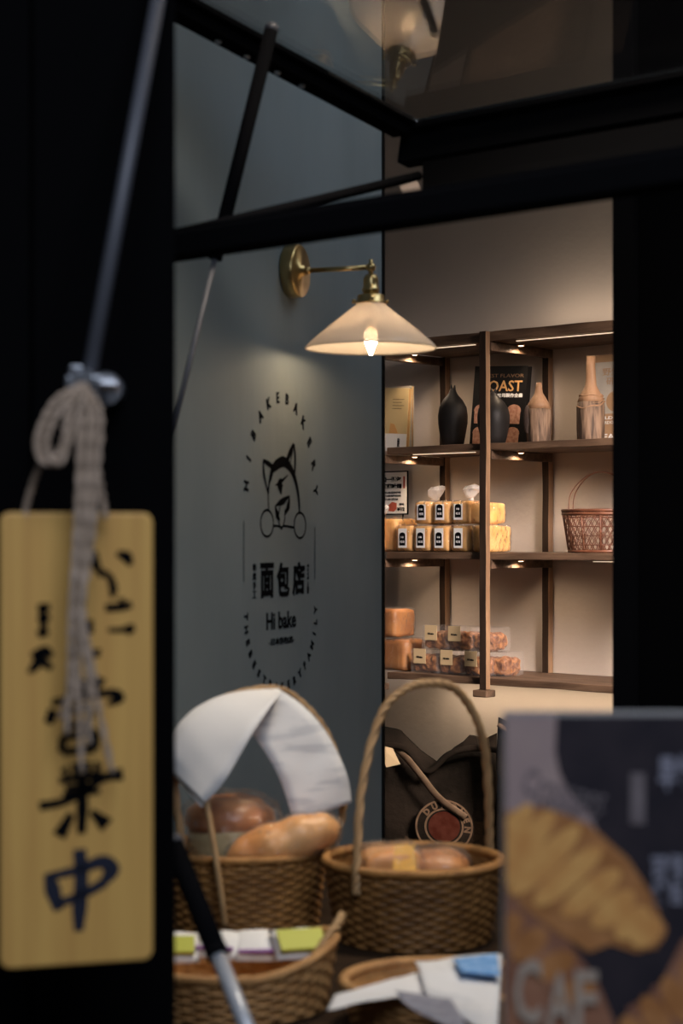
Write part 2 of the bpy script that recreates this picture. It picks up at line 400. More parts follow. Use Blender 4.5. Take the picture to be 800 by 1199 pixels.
stroke(bm, [(157,345),(166,385),(178,410)], [.004,.016,.004])
stroke(bm, [(220,300),(215,345),(198,385)], [.004,.016,.004])
stroke(bm, [(178,350),(172,405),(184,442),(198,412),(200,360)], [w_,w_,w_,w_])
for cx, cy in ((123,424),(268,430)):
    stroke(bm, [(cx+27*math.cos(k*PI/8), cy+57*math.sin(k*PI/8)) for k in range(17)], w_, 3)
stroke(bm, [(149,434),(175,436),(185,446),(196,434),(242,440)], [w_,w_])
for f in bm.faces: f.normal_update()
link('dog_emblem', bm, 'ink', logo)
bm = bmesh.new(); stroke(bm, [(28,415),(28,670)], .0028, 1, False); link('side_line', bm, 'ink', logo)
bm = bmesh.new(); stroke(bm, [(338,437),(338,675)], .0028, 1, False); link('side_line', bm, 'ink', logo)
bm = bmesh.new()
for ch, px in (('面',313),('包',331.5),('店',350)):
    x, _, z = LP(px, 678.5); add_text(bm, ch, .06, face_at(x, 0, z), fit=(.060,.060), off=.0022)
link('shop_name', bm, 'ink', logo)
bm = bmesh.new(); x, _, z = LP(329.5, 726); add_text(bm, 'Hi bake', .04, face_at(x, 0, z), fit=(.138,.030), off=.0008); link('latin_name', bm, 'ink', logo)
bm = bmesh.new(); x, _, z = LP(330, 750); add_text(bm, '-日本麵包店-', .02, face_at(x, 0, z), fit=(.118,.0125), off=.0004); link('small_line', bm, 'ink', logo)
bm = bmesh.new()
for i, ch in enumerate('嗨焙手工'):
    x, _, z = LP(299, 663+i*10.3); add_text(bm, ch, .02, face_at(x, 0, z), fit=(.014,.0125), off=.0004)
link('side_lettering', bm, 'ink', logo)
bm = bmesh.new()
x, _, z = LP(361.5, 676); add_text(bm, 'HI BAKE', .02, face_at(x, 0, z, PI/2), fit=(.042,.007))
x, _, z = LP(361.5, 693); add_text(bm, '製', .02, face_at(x, 0, z), fit=(.010,.013), off=.0003)
link('side_lettering', bm, 'ink', logo)

# ---------------------------------------------------------------- wall lamp
lp = thing('wall_lamp', 'brass wall lamp with pale conical glass shade lit on the slate wall', 'wall lamp', (G0.x+gn.x*.001, G0.y+gn.y*.001, EYE+.471), math.atan2(gn.y, gn.x))
def axis_x(bm, prof, n=40, mi=0):          # lathe round the local x axis
    t = bmesh.new(); lathe(t, prof, n); merge(bm, t, Matrix.Rotation(PI/2, 4, 'Y'), mi)
bm = bmesh.new(); axis_x(bm, [(0,0),(.046,0),(.0465,.002),(.0465,.020),(.045,.0225),(.0435,.0235),(.010,.0245),(.0095,.030),(0,.031)]); link('backplate', bm, 'brass', lp, smooth=True)
bpy.context.view_layer.update()
bm = bmesh.new(); tube(bm, [(.03,0,0),(.148,0,0)], .0042, 16); tube(bm, [(.028,0,0),(.04,0,0)], .006, 16); link('arm', bm, 'brass', lp, smooth=True)
bm = bmesh.new(); bmesh.ops.create_uvsphere(bm, u_segments=20, v_segments=12, radius=.0085)
tube(bm, [(0,0,.0),(0,0,.0135)], .0035, 12); tube(bm, [(0,0,0),(0,0,-.014)], .0045, 12); link('knuckle', bm, 'brass', lp, (.152,0,0), smooth=True)
LX = .152
bm = bmesh.new(); lathe(bm, [(0,-.012),(.009,-.013),(.0125,-.018),(.013,-.024),(.0135,-.036),(.0150,-.037),(.0150,-.041),(.0135,-.042),(.0135,-.050),(0,-.051)], 28); link('socket', bm, 'brass', lp, (LX,0,0), smooth=True)
bm = bmesh.new(); lathe(bm, [(.0135,-.047),(.022,-.048),(.0235,-.050),(.0245,-.060),(.0265,-.061),(.0265,-.063),(.0235,-.062),(.0220,-.051),(.0135,-.050)], 32); ga = link('gallery', bm, 'brass', lp, (LX,0,0), smooth=True)
for k in range(3):
    bm = bmesh.new(); a = k*2*PI/3+.9; d = Vector((math.cos(a), math.sin(a), 0))
    tube(bm, [d*.021+Vector((0,0,-.057)), d*.033+Vector((0,0,-.057))], .0016, 8); tube(bm, [d*.031+Vector((0,0,-.057)), d*.035+Vector((0,0,-.057))], .0036, 10)
    link('screw', bm, 'brass', ga, smooth=True)
bm = bmesh.new()
pr = [(.0200,-.052),(.0225,-.060),(.027,-.066),(.045,-.080),(.080,-.108),(.104,-.128),(.112,-.136),(.1145,-.1405),(.1135,-.1415),(.1105,-.138),(.1025,-.130),(.0785,-.110),(.0435,-.082),(.0255,-.068),(.0205,-.061),(.0185,-.052)]
lathe(bm, pr, 64); link('lamp_shade', bm, 'shade', lp, (LX,0,0), smooth=True)
bm = bmesh.new(); lathe(bm, [(0,-.152),(.0022,-.150),(.005,-.142),(.0095,-.132),(.0125,-.122),(.012,-.113),(.008,-.107),(0,-.106)], 24); link('bulb', bm, 'bulb', lp, (LX,0,0), smooth=True)
bm = bmesh.new(); lathe(bm, [(0,-.052),(.0075,-.053),(.0078,-.104),(0,-.106)], 20); link('bulb_cap', bm, 'bulbcap', lp, (LX,0,0), smooth=True)

# ---------------------------------------------------------------- window flap, bars and struts
tau = math.radians(-10.3)
CZ = 3.05; Cc = at(490, 155, CZ)
bvec = Vector((bx_.x, bx_.y, 0)); avec = Vector((px_.x*math.cos(tau), px_.y*math.cos(tau), math.sin(tau)))
nvec = bvec.cross(avec).normalized()
if nvec.z < 0: nvec = -nvec
FR = Matrix((( bvec.x, avec.x, nvec.x, Cc.x), (bvec.y, avec.y, nvec.y, Cc.y), (bvec.z, avec.z, nvec.z, Cc.z), (0,0,0,1)))
flap = thing('window_flap', 'black framed glass flap propped open above the serving counter', 'window')
flap.matrix_world = FR
# local: x right along hinge, y away, z up; the corner seen lowest is the origin, the flap reaches towards -y
bm = bmesh.new(); box(bm, -.012, 1.0, -.030, 0, -.06, .004, .002); box(bm, -.02, 1.0, -.045, -.030, -.012, .002, .001); link('hinge_rail', bm, 'blackmetal', flap)
bm = bmesh.new(); box(bm, -.012, .022, -1.15, -.045, -.024, .004, .002); box(bm, .022, .034, -1.05, -.046, -.006, .002, .001); link('side_rail', bm, 'blackmetal', flap)
bm = bmesh.new(); box(bm, .0345, 1.0, -1.02, -.0455, -.004, .001); link('glass_pane', bm, 'pane', flap)
for yy in (-.46, -.40, -.335, -.28):
    bm = bmesh.new(); t = bmesh.new(); lathe(t, [(0,-.028),(.004,-.0278),(.005,-.0265),(.005,-.0245),(0,-.024)], 12); merge(bm, t, Matrix.Translation((.004, yy, 0))); link('rivet', bm, 'steel', flap, smooth=True)
bm = bmesh.new(); prism(bm, [tuple(FR.inverted() @ at(*p)) for p in ((469,219,2.8),(489,213,2.8),(499,233,2.8),(478,238,2.8))], (.002,-.004,0)); link('beige_patch', bm, 'cream', flap)  # small flat beige patch added at the flap corner
# lower bar, parallel with the hinge
E0 = Vector((-.215, 2.215)); eb = thing('crossbar', 'thick black crossbar spanning the opening just above the brass lamp', 'crossbar', (E0.x, E0.y, EYE+.342), RZ)
bm = bmesh.new(); box(bm, 0, .80, -.017, .017, -.015, .015, .004); link('bar', bm, 'blackmetal', eb)
bm = bmesh.new(); box(bm, 0, .80, -.006, .006, .0155, .021, .001); link('bead', bm, 'blackmetal', eb)
bm = bmesh.new(); p0 = at(196,277,2.24); p1 = at(490,206,2.90); tube(bm, [p0, p1], .0072, 12)
for v in bm.verts: pass
tag(link('brace_bar', bm, 'blackmetal', smooth=True), 'slim black brace rising from the crossbar end to the flap corner', 'brace')
# dark soffit between hinge rail and crossbar
bm = bmesh.new()
q = [at(495,194,2.96), at(835,138,2.40), at(835,205,2.22), at(495,256,2.76)]
prism(bm, q, (0,0,.006)); tag(link('soffit_panel', bm, 'black'), 'flat black soffit panel between the crossbar and the flap hinge', 'panel')
def strut(name, label, a, b, split, r1, r2, m1, m2, end='rod'):
    a, b = Vector(a), Vector(b); c = a.lerp(b, split); t = thing(name, label, 'strut', a); z = Vector((0,0,0))
    bm = bmesh.new(); tube(bm, [z, c-a], r1, 16); link('cylinder', bm, m1, t, smooth=True)
    bm = bmesh.new(); tube(bm, [c-a-(b-a).normalized()*.002, b-a], r2, 12); link('piston_rod', bm, m2, t, smooth=True)
    bm = bmesh.new(); tube(bm, [c-a-(b-a).normalized()*.006, c-a+(b-a).normalized()*.004], r1*1.04, 16); link('collar', bm, m1, t, smooth=True)
    bm = bmesh.new(); bmesh.ops.create_uvsphere(bm, u_segments=14, v_segments=10, radius=r1*1.05); link('ball_joint', bm, end, t, smooth=True)
    return t
strut('gas_strut', 'black gas strut slanting from the flap down behind the crossbar', at(318,34,2.62), at(188,562,2.50), .515, .0098, .0037, 'blackmetal', 'rod')
strut('gas_strut', 'thick black gas strut with pale rod crossing the front of the baskets', at(203,988,1.83), at(318,1275,1.66), .47, .0105, .0078, 'blackmetal', 'lightrod')
t = thing('stay_rod', 'grey metal stay rod rising in front of the near black post', 'rod', at(103,446,1.46))
a = Vector((0,0,0)); b = at(196,-60,1.58)-t.location
bm = bmesh.new(); tube(bm, [a, b], .0062, 14); link('rod', bm, 'rod', t, smooth=True)
bm = bmesh.new(); box(bm, -.017, .020, -.006, .006, -.007, .004, .002); tube(bm, [(.0,-.012,.003),(0,.10,.003)], .0055, 12); tube(bm, [(.012,-.010,-.003),(.024,-.010,-.004)], .006, 12)
box(bm, -.014, -.004, -.006, .006, .0, .012, .002); tube(bm, [(0,.11,.003),(0,.135,.003)], .014, 12)
link('bracket', bm, 'steel', t)

# ---------------------------------------------------------------- hanging wooden sign and its rope
SZ = 1.42; k_ = SZ/F
sg = thing('hanging_sign', 'yellow pine board with black brush writing hung on twine by the post', 'sign', at(91, 865, SZ), math.radians(17))
hw = 86*k_/math.cos(math.radians(17)); hh = 265*k_
def rrect(w, h, r, n=6):
    P = []
    for cx, cz, a0 in ((w-r, h-r, 0), (-w+r, h-r, 90), (-w+r, -h+r, 180), (w-r, -h+r, 270)):
        for i in range(n+1):
            a = math.radians(a0+90*i/n); P.append((cx+r*math.cos(a), 0, cz+r*math.sin(a)))
    return P
bm = bmesh.new(); prism(bm, rrect(hw, hh, .008), (0,.011,0)); sb = link('board', bm, ['signwood'], sg)
bv = sb.modifiers.new('b', 'BEVEL'); bv.width = .002; bv.segments = 3; bv.limit_method = 'ANGLE'
def SG(px, py): return ((px-91)*k_/math.cos(math.radians(17)), -.0007, (865-py)*k_)
def brush(bm, pts, w, n=5):
    P = spline([Vector(SG(*p)) for p in pts], n); k = len(P); wl = w
    for i in range(k-1):
        pass
    def wid(i):
        t = i/(k-1)*(len(wl)-1); j = min(int(t), len(wl)-2); return (wl[j]+(wl[j+1]-wl[j])*(t-j))*k_*1.2
    L_, R_ = [], []
    for i in range(k):
        d = (P[min(i+1,k-1)]-P[max(i-1,0)]).normalized(); nn = Vector((-d.z, 0, d.x))*wid(i)/2
        L_.append(bm.verts.new(P[i]+nn)); R_.append(bm.verts.new(P[i]-nn))
    for i in range(k-1): bm.faces.new((L_[i], L_[i+1], R_[i+1], R_[i]))
# large brush characters 営 業 中
bm = bmesh.new()
for s_ in (([(83,800),(80,818)],[9,5]), ([(98,796),(97,812)],[9,5]), ([(118,794),(110,812)],[10,4]), ([(64,830),(58,846)],[11,9]), ([(62,822),(95,816),(128,812),(137,818),(124,826)],[7,7,8,13,3]),
           ([(80,832),(80,850)],[7,7]), ([(80,832),(104,829),(103,848)],[6,8,6]), ([(80,850),(104,847)],[6,6]), ([(74,862),(73,880)],[8,8]), ([(74,863),(108,858),(110,878)],[7,9,9]), ([(74,880),(110,877)],[7,8])):
    brush(bm, *s_)
link('brush_writing', bm, 'ink', sg)
bm = bmesh.new()
for s_ in (([(88,893),(89,908)],[8,7]), ([(102,892),(101,908)],[8,7]), ([(75,898),(80,908)],[8,4]), ([(115,894),(109,906)],[9,4]), ([(70,913),(120,908)],[7,8]), ([(77,922),(112,919)],[6,6]), ([(74,930),(116,927)],[6,6]),
           ([(48,942),(80,936),(120,912),(142,908)],[9,8,8,13]), ([(96,910),(96,945),(95,976)],[9,12,9]), ([(84,952),(70,978)],[8,14]), ([(106,950),(124,968)],[6,16])):
    brush(bm, *s_)
link('brush_writing', bm, 'ink', sg)
bm = bmesh.new()
for s_ in (([(93,994),(95,1030),(93,1064),(92,1090)],[13,14,15,9]), ([(58,1020),(63,1040),(70,1064)],[9,16,10]), ([(62,1024),(92,1018),(118,1010),(129,1020),(120,1034)],[8,9,13,17,9]), ([(70,1056),(95,1048),(122,1034)],[8,9,10])):
    brush(bm, *s_)
link('brush_writing', bm, 'bluink', sg)
bm = bmesh.new()      # small kana: left and right columns
for s_ in (([(110,645),(112,662),(118,676)],[5,9,3]), ([(135,648),(146,652),(151,662)],[5,12,5]), ([(118,668),(127,676),(131,690),(129,700)],[5,7,9,4]), ([(122,712),(138,711),(152,708)],[8,8,8]), ([(140,700),(141,716)],[6,4]),
           ([(125,738),(140,738),(152,736),(146,742)],[4,5,9,6]), ([(104,726),(106,742)],[8,5]), ([(112,760),(113,770)],[9,5])):
    brush(bm, *s_)
link('small_writing', bm, 'ink', sg)
bm = bmesh.new()
for s_ in (([(46,712),(60,710)],[7,7]), ([(46,724),(60,722)],[6,6]), ([(52,706),(53,745)],[8,8]), ([(46,742),(58,738)],[8,6]), ([(40,768),(54,762),(62,768)],[8,12,6]), ([(52,762),(44,778),(36,786)],[8,10,4]), ([(50,772),(62,782)],[10,6])):
    brush(bm, *s_)
link('small_writing', bm, 'ink', sg)
def cord(bm, pts, r, n=10, tw=2.2e-3, turns=10):
    P = spline(pts, n); k = len(P)
    for ph in (0, PI):
        Q = []
        for i, p in enumerate(P):
            d = (P[min(i+1,k-1)]-P[max(i-1,0)]).normalized(); u_ = d.orthogonal().normalized(); v_ = d.cross(u_)
            a = ph + i*1.1
            Q.append(p + Vector((math.cos(a), 0, math.sin(a)))*r*.55)
        tube(bm, Q, r*.75, 6)
rp = thing('twine', 'looped bundle of pale jute twine knotted above the wooden sign', 'twine', at(100,452,1.40))
def RP(px, py, Z=1.395): return at(px, py, Z)-rp.location
bm = bmesh.new()
for dx, dz in ((0,0),(5,.004),(-4,-.004),(9,-.008)):
    cord(bm, [RP(98+dx*.3,450,1.40+dz), RP(68+dx,470,1.395+dz), RP(48+dx,510,1.39+dz), RP(50+dx,535,1.39+dz), RP(62+dx,542,1.388+dz), RP(75+dx*.5,520,1.388+dz), RP(84+dx,480,1.388+dz), RP(97+dx*.4,456,1.39+dz)], .0022)
link('loop', bm, 'jute', rp, smooth=True)
bm = bmesh.new()
cord(bm, [RP(52,535,1.40), RP(40,562,1.405), RP(31,594,1.41), RP(30,606,1.41)], .0022)
link('hanging_cord', bm, 'jute', rp, smooth=True)
bm = bmesh.new()
cord(bm, [RP(104,460,1.395), RP(112,530,1.40), RP(120,580,1.41), RP(124,606,1.41)], .0022)
link('hanging_cord', bm, 'jute', rp, smooth=True)
bm = bmesh.new()
rnd = random.Random(3)
ends = [(78,860),(96,905),(132,905),(88,820),(112,800),(72,842),(104,872)]
for i, (ex, ey) in enumerate(ends):
    z = 1.383+.004*(i % 3); j = rnd.uniform(-6,6)
    cord(bm, [RP(100,452,1.395), RP(94+i*4,485,z), RP(92+i*3.6,560,z), RP(88+i*3.2,640,z), RP(86+j+i*2.6,720,z), RP((86+i*3+ex)/2,(720+ey)/2,z+.002), RP(ex,ey,z+.004)], .0021)
link('loose_ends', bm, 'jute', rp, smooth=True)

# ---------------------------------------------------------------- shelving
su = thing('shelving_unit', 'dark rustic wooden shelving unit fixed to the beige wall', 'shelf', (O.x, O.y, 0), RZ)
ZT, Z2, Z3, Z4 = EYE+.620, EYE+.2876, EYE-.038, EYE-.412      # shelf top heights
sL, sR = -.400, .95
DEP = .30
def plank(w0, w1, y0, y1, z0, z1, m, axis='x', seed=0, amp=.0022):
    bm = bmesh.new(); box(bm, w0, w1, y0, y1, z0, z1, .0018)
    if axis == 'x': es = [e for e in bm.edges if abs((e.verts[0].co-e.verts[1].co).x) > .2]
    elif axis == 'z': es = [e for e in bm.edges if abs((e.verts[0].co-e.verts[1].co).z) > .1]
    else: es = [e for e in bm.edges if abs((e.verts[0].co-e.verts[1].co).y) > .1]
    bmesh.ops.subdivide_edges(bm, edges=es, cuts=24 if axis != 'y' else 6, use_grid_fill=True)
    noisy(bm, amp, 7, seed); return bm
for i, zt in enumerate((ZT, Z2, Z3, Z4)):
    th = .030 if i == 0 else .021
    link('shelf_board', plank(sL+.015, sR, .004, DEP+.02, zt-th, zt, 'wood', 'x', i*5), 'wood', su)
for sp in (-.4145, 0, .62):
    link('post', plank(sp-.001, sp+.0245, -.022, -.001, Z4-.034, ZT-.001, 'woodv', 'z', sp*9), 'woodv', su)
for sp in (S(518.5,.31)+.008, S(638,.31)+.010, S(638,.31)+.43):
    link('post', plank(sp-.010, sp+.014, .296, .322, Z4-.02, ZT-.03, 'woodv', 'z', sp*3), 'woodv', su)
zs = [ZT-.030, Z2-.021, Z3-.021]
for zt in zs:
    for sp, se in ((-.402, .0), (.014, .0), (.60, 0)):
        link('bracket', plank(sp-.008, sp+.010, .006, .315, zt-.027, zt-.001, 'wood', 'y', zt*sp*7), 'wood', su)
for sp, x1 in ((-.4145, .03), (0, .03), (.62, .03)):
    bm = bmesh.new(); box(bm, sp-.016, sp+.036, -.036, .01, Z4-.055, Z4-.034, .003); link('foot_block', bm, 'wood', su)
# small copper spot lamps under the boards (their light is theirs)
q = .125
for zt in zs:
    for s in (-.402+.030, .014+.030):
        bm = bmesh.new(); lathe(bm, [(0,-.0005),(.012,-.0005),(.012,-.004),(.010,-.0055),(0,-.0055)], 20)
        so = link('spot_lamp', bm, 'copper', su, (s, q, zt), smooth=True)
        bm = bmesh.new(); lathe(bm, [(0,-.0072),(.006,-.0070),(.008,-.0056),(0,-.0054)], 16); link('lens', bm, 'led', so, smooth=True)
        light('spot_light', 'SPOT', (s, q, zt-.010), 1.8, WARM, .004, (0,0,0), parent=su, spot=math.radians(165), blend=.9)
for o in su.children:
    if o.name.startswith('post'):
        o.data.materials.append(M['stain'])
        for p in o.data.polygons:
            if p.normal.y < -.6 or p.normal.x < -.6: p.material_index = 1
def strip(s0, s1, y, z, pw, up=False):
    bm = bmesh.new(); box(bm, s0, s1, y-.004, y+.004, z-.003, z-.001); link('led_strip', bm, 'ledstrip', su)
    l = light('strip_light', 'AREA', ((s0+s1)/2, y, z-.007 if not up else z+.004), pw, (1,.78,.56), s1-s0, (PI if up else 0, 0, 0), size_y=.01, parent=su)
strip(S(605,.02), S(745,.02), .022, ZT-.0315, .25)
strip(S(484,.02), S(556,.02), .022, ZT-.0315, .15)
strip(S(484,.02), S(556,.02), .022, Z2-.0225, .2)
strip(S(695,.02), S(790,.02), .022, Z3-.0225, .15)
strip(-.38, .6, .24, Z4-.0225, 1.8)
# lit tube on top of the unit washing the wall above
bm = bmesh.new(); tube(bm, [(S(560,.25),.25,ZT+.012),(.9,.25,ZT+.012)], .008, 10); link('led_strip', bm, 'ledstrip', su)
light('top_light', 'AREA', (.45,.25,ZT+.024), .55, (1,.80,.60), .9, (PI,0,0), size_y=.02, parent=su)

# ---------------------------------------------------------------- things on the shelves
def on(px, q, z): s = S(px, q); v = W(s, q); return (v.x, v.y, z)
def Zof(px, q): return W(S(px, q), q).y
# black gourd vases
def gourd(label, px, q, z, seed):
    t = thing('gourd_vase', label, 'vase', on(px, q, z), RZ, 'black gourd vases')
    bm = bmesh.new()
    lathe(bm, [(0,0),(.026,0),(.033,.004),(.038,.025),(.0455,.070),(.0460,.095),(.042,.120),(.030,.143),(.017,.158),(.0115,.168),(.0090,.176),(.007,.178),(.0068,.170),(0,.165)], 40)
    noisy(bm, .0016, 22, seed); link('body', bm, 'blackceramic', t, smooth=True)
    for sx_, h in ((-1,.190),(1,.188)):
        bm = bmesh.new(); tube(bm, [(sx_*.004,0,.168),(sx_*.006,0,.180),(sx_*.0075,0,h)], [.0052,.0042,.002], 10); link('spout', bm, 'blackceramic', t, smooth=True)
    return t
zs2 = Z2+.001
gourd('black gourd-shaped vase standing clear on the second shelf, left bay', 530.5, .09, zs2, 2)
gourd('black gourd-shaped vase half hidden by the middle shelf post', 578, .06, zs2, 5).scale = (1.06,1.06,.88)
# carved wooden bottles
def bottle(label, px, q, z, prof, m, seed, char=None):
    t = thing('carved_bottle', label, 'bottle', on(px, q, z), RZ, 'carved wooden bottles on the shelf')
    bm = bmesh.new(); lathe(bm, [p for p in prof if p[1] <= .115]+[(0,.116)], 36); noisy(bm, .002, 25, seed); link('body', bm, m[0], t, smooth=True)
    bm = bmesh.new(); lathe(bm, [(0,.100)]+[p for p in prof if p[1] >= .100], 30); noisy(bm, .0013, 30, seed+4); link('neck', bm, m[1], t, smooth=True)
    return t
b1 = bottle('squat pale wooden bottle with dark hollow, beside the middle uprights', 631, .10, zs2,
       [(0,0),(.034,0),(.036,.004),(.037,.030),(.038,.085),(.0365,.100),(.031,.118),(.020,.136),(.0125,.148),(.0095,.166),(.0080,.178),(0,.179)], ('agedwood','barewood'), 3)
bm = bmesh.new(); lathe(bm, [(0,0),(.008,-.001),(.010,-.004)], 20, sx=.8, sy=1.0)
hb = bmesh.new(); bmesh.ops.create_uvsphere(hb, u_segments=20, v_segments=12, radius=1)
for v in hb.verts: v.co = Vector((v.co.x*.014-.019, v.co.y*.008-.0305, v.co.z*.043+.068))
bm.free(); link('hollow', hb, 'charwood', b1, smooth=True)
b2 = bottle('tall wooden bottle with long bare neck, nearest the right jamb', 692, .10, zs2,
       [(0,0),(.038,0),(.040,.004),(.041,.030),(.041,.095),(.0395,.112),(.034,.128),(.024,.146),(.0170,.160),(.0150,.180),(.0135,.215),(.0128,.246),(0,.247)], ('agedwood','barewood'), 9)
bm = bmesh.new()
for k in range(4):
    tube(bm, [((.040-.0025*k)*math.cos(a), (.040-.0025*k)*math.sin(a), .106+.008*k-.012*math.cos(a*1+PI/2)*(k<3)+.002*math.sin(5*a)) for a in [2*PI*i/32 for i in range(32)]], .0028, 6, closed=True)
link('carved_folds', bm, 'barewood', b2, smooth=True)
# books
def book(name, label, px, q, z, w, h, th, lean=0, yaw=0, cov='cover', pg='pages', tilt=0):
    t = thing(name, label, 'book', on(px, q, z), 0)
    t.rotation_euler = (tilt, lean, RZ+yaw)
    bm = bmesh.new(); box(bm, 0, w, 0, .0015, 0, h, .0004); box(bm, 0, w, th-.0015, th, 0, h, .0004); box(bm, 0, .0015, 0, th, 0, h, .0004)
    link('cover', bm, cov, t)
    bm = bmesh.new(); box(bm, .0017, w-.002, .0017, th-.0017, .002, h-.002); link('pages', bm, pg, t)
    return t
tb = book('toast_book', 'black bread cookbook showing toast photos and large orange title', 549.5, .20, zs2, .205, .256, .022, math.radians(3.0), 0, 'cover', 'cover', tilt=math.radians(-3))
bm = bmesh.new(); add_text(bm, 'BEST FLAVOR', .02, face_at(.118,-.0006,.226), fit=(.150,.011)); link('title_line', bm, 'tanprint', tb)
bm = bmesh.new(); add_text(bm, 'TOAST', .04, face_at(.108,-.0006,.194), fit=(.162,.034), off=.0004); link('title', bm, 'gold', tb)
bm = bmesh.new(); add_text(bm, '人·經典吐司製作全書', .02, face_at(.118,-.0006,.165), fit=(.150,.013), off=.0005); link('subtitle', bm, 'white', tb)
for r_ in range(2):
    for c_ in range(3):
        bm = bmesh.new(); cx, cz = .036+c_*.064, .105-r_*.070
        P = [(cx-.024,-.0006,cz-.028),(cx+.024,-.0006,cz-.028),(cx+.025,-.0006,cz+.008)]+[(cx+.027*math.cos(a),-.0006,cz+.012+.020*math.sin(a)) for a in [PI*i/8 for i in range(9)]]+[(cx-.025,-.0006,cz+.008)]
        prism(bm, P, (0,.0004,0)); link('toast_picture', bm, 'slice', tb)
yb = book('recipe_book', 'straw yellow book with white band leaning at the far left of the shelf', 441, .17, zs2, .125, .205, .016, math.radians(3.5), 0, 'yellowcov')
bm = bmesh.new(); box(bm, .0, .1252, -.0009, -.0001, .001, .058); link('paper_band', bm, 'white', yb)
bm = bmesh.new(); prism(bm, [(.050,-.0008,.059),(.088,-.0008,.059),(.080,-.0008,.074),(.072,-.0008,.088),(.055,-.0008,.092)], (0,.0004,0)); link('cover_picture', bm, 'gold', yb)
bm = bmesh.new()
for i, zz in enumerate((.168,.158,.148,.138)): box(bm, .060, .108-.01*(i%2), -.0006, -.0001, zz, zz+.0012)
link('cover_lettering', bm, 'ink', yb)
bm = bmesh.new(); add_text(bm, '麵包', .012, face_at(.093,-.0012,.030), fit=(.010,.030)); link('band_lettering', bm, 'ink', yb)
pb = book('notebook', 'thin pale book standing behind the straw yellow book', 455.5, .19, zs2, .095, .207, .012, math.radians(.5), 0, 'greycov')
gb = book('sourdough_book', 'misty grey book with brown band behind the tall wooden bottle', 687, .18, zs2, .19, .257, .018, 0, 0, 'greycov', tilt=math.radians(-2))
bm = bmesh.new(); box(bm, .0, .1902, -.0008, -.0001, .001, .082); link('title_band', bm, 'tancov', gb)
bm = bmesh.new(); box(bm, .0, .1902, -.0008, -.0001, .235, .2565); link('title_band', bm, 'tancov', gb)
bm = bmesh.new(); add_text(bm, '野生酵母', .03, face_at(.112,-.0008,.206), fit=(.118,.022)); add_text(bm, '研究室', .03, face_at(.106,-.0008,.178), fit=(.078,.022)); link('title', bm, 'tancov', gb)
bm = bmesh.new(); add_text(bm, 'YEAST', .03, face_at(.085,-.0012,.014), fit=(.105,.017), off=.0006)
add_text(bm, 'WILD', .02, face_at(.062,-.0012,.070), fit=(.060,.009), off=.0004); add_text(bm, 'SOURDOUGH', .02, face_at(.080,-.0012,.056), fit=(.090,.009)); link('subtitle', bm, 'white', gb)
bm = bmesh.new(); t = bmesh.new(); lathe(t, [(0,0),(.030,0),(.030,.0006),(0,.0006)], 28); merge(bm, t, Matrix.Translation((.098,-.0009,.118)) @ Matrix.Rotation(PI/2,4,'X')); link('cover_picture', bm, 'tancov', gb)

# price card
pc = thing('price_card', 'white price card with black border standing above the yellow loaves', 'price card', on(436.5, .20, Z3+.001), RZ)
cz0 = .118
def pcx(px): return (px-436.5)*.00355
bm = bmesh.new(); box(bm, 0, .150, 0, .004, cz0, cz0+.142, .0008); link('card', bm, 'ink', pc)
bm = bmesh.new(); box(bm, .004, .146, -.0008, -.0001, cz0+.004, cz0+.138); face_o = link('card_face', bm, 'white', pc)
bm = bmesh.new(); add_text(bm, '一口一麵包', .02, face_at(.072,-.0014,cz0+.115), fit=(.105,.017), off=.0012); add_text(bm, '北海道吐司', .02, face_at(.072,-.0014,cz0+.093), fit=(.105,.017), off=.0012)
add_text(bm, '鬆軟香甜好味', .02, face_at(.080,-.0014,cz0+.072), fit=(.085,.007)); add_text(bm, '每日新鮮現烤', .02, face_at(.080,-.0014,cz0+.061), fit=(.085,.007)); add_text(bm, '奶香濃郁', .02, face_at(.080,-.0014,cz0+.050), fit=(.060,.007))
add_text(bm, '¥12', .02, face_at(.122,-.0014,cz0+.018), fit=(.032,.012), off=.0006); add_text(bm, '原味', .02, face_at(.125,-.0014,cz0+.034), fit=(.020,.008), off=.0003)
link('lettering', bm, 'ink', pc)
bm = bmesh.new(); box(bm, .132, .139, -.0014, -.0009, cz0+.085, cz0+.124); prism(bm, [(.070,-.0012,cz0+.012),(.092,-.0012,cz0+.010),(.104,-.0012,cz0+.020),(.104,-.0012,cz0+.038),(.084,-.0012,cz0+.042),(.070,-.0012,cz0+.032)], (0,.0003,0)); link('red_picture', bm, 'redprint', pc)
for x in (.05, .128):
    bm = bmesh.new(); box(bm, x-.002, x+.002, .0005, .0035, 0, cz0+.001); link('leg', bm, 'ink', pc)

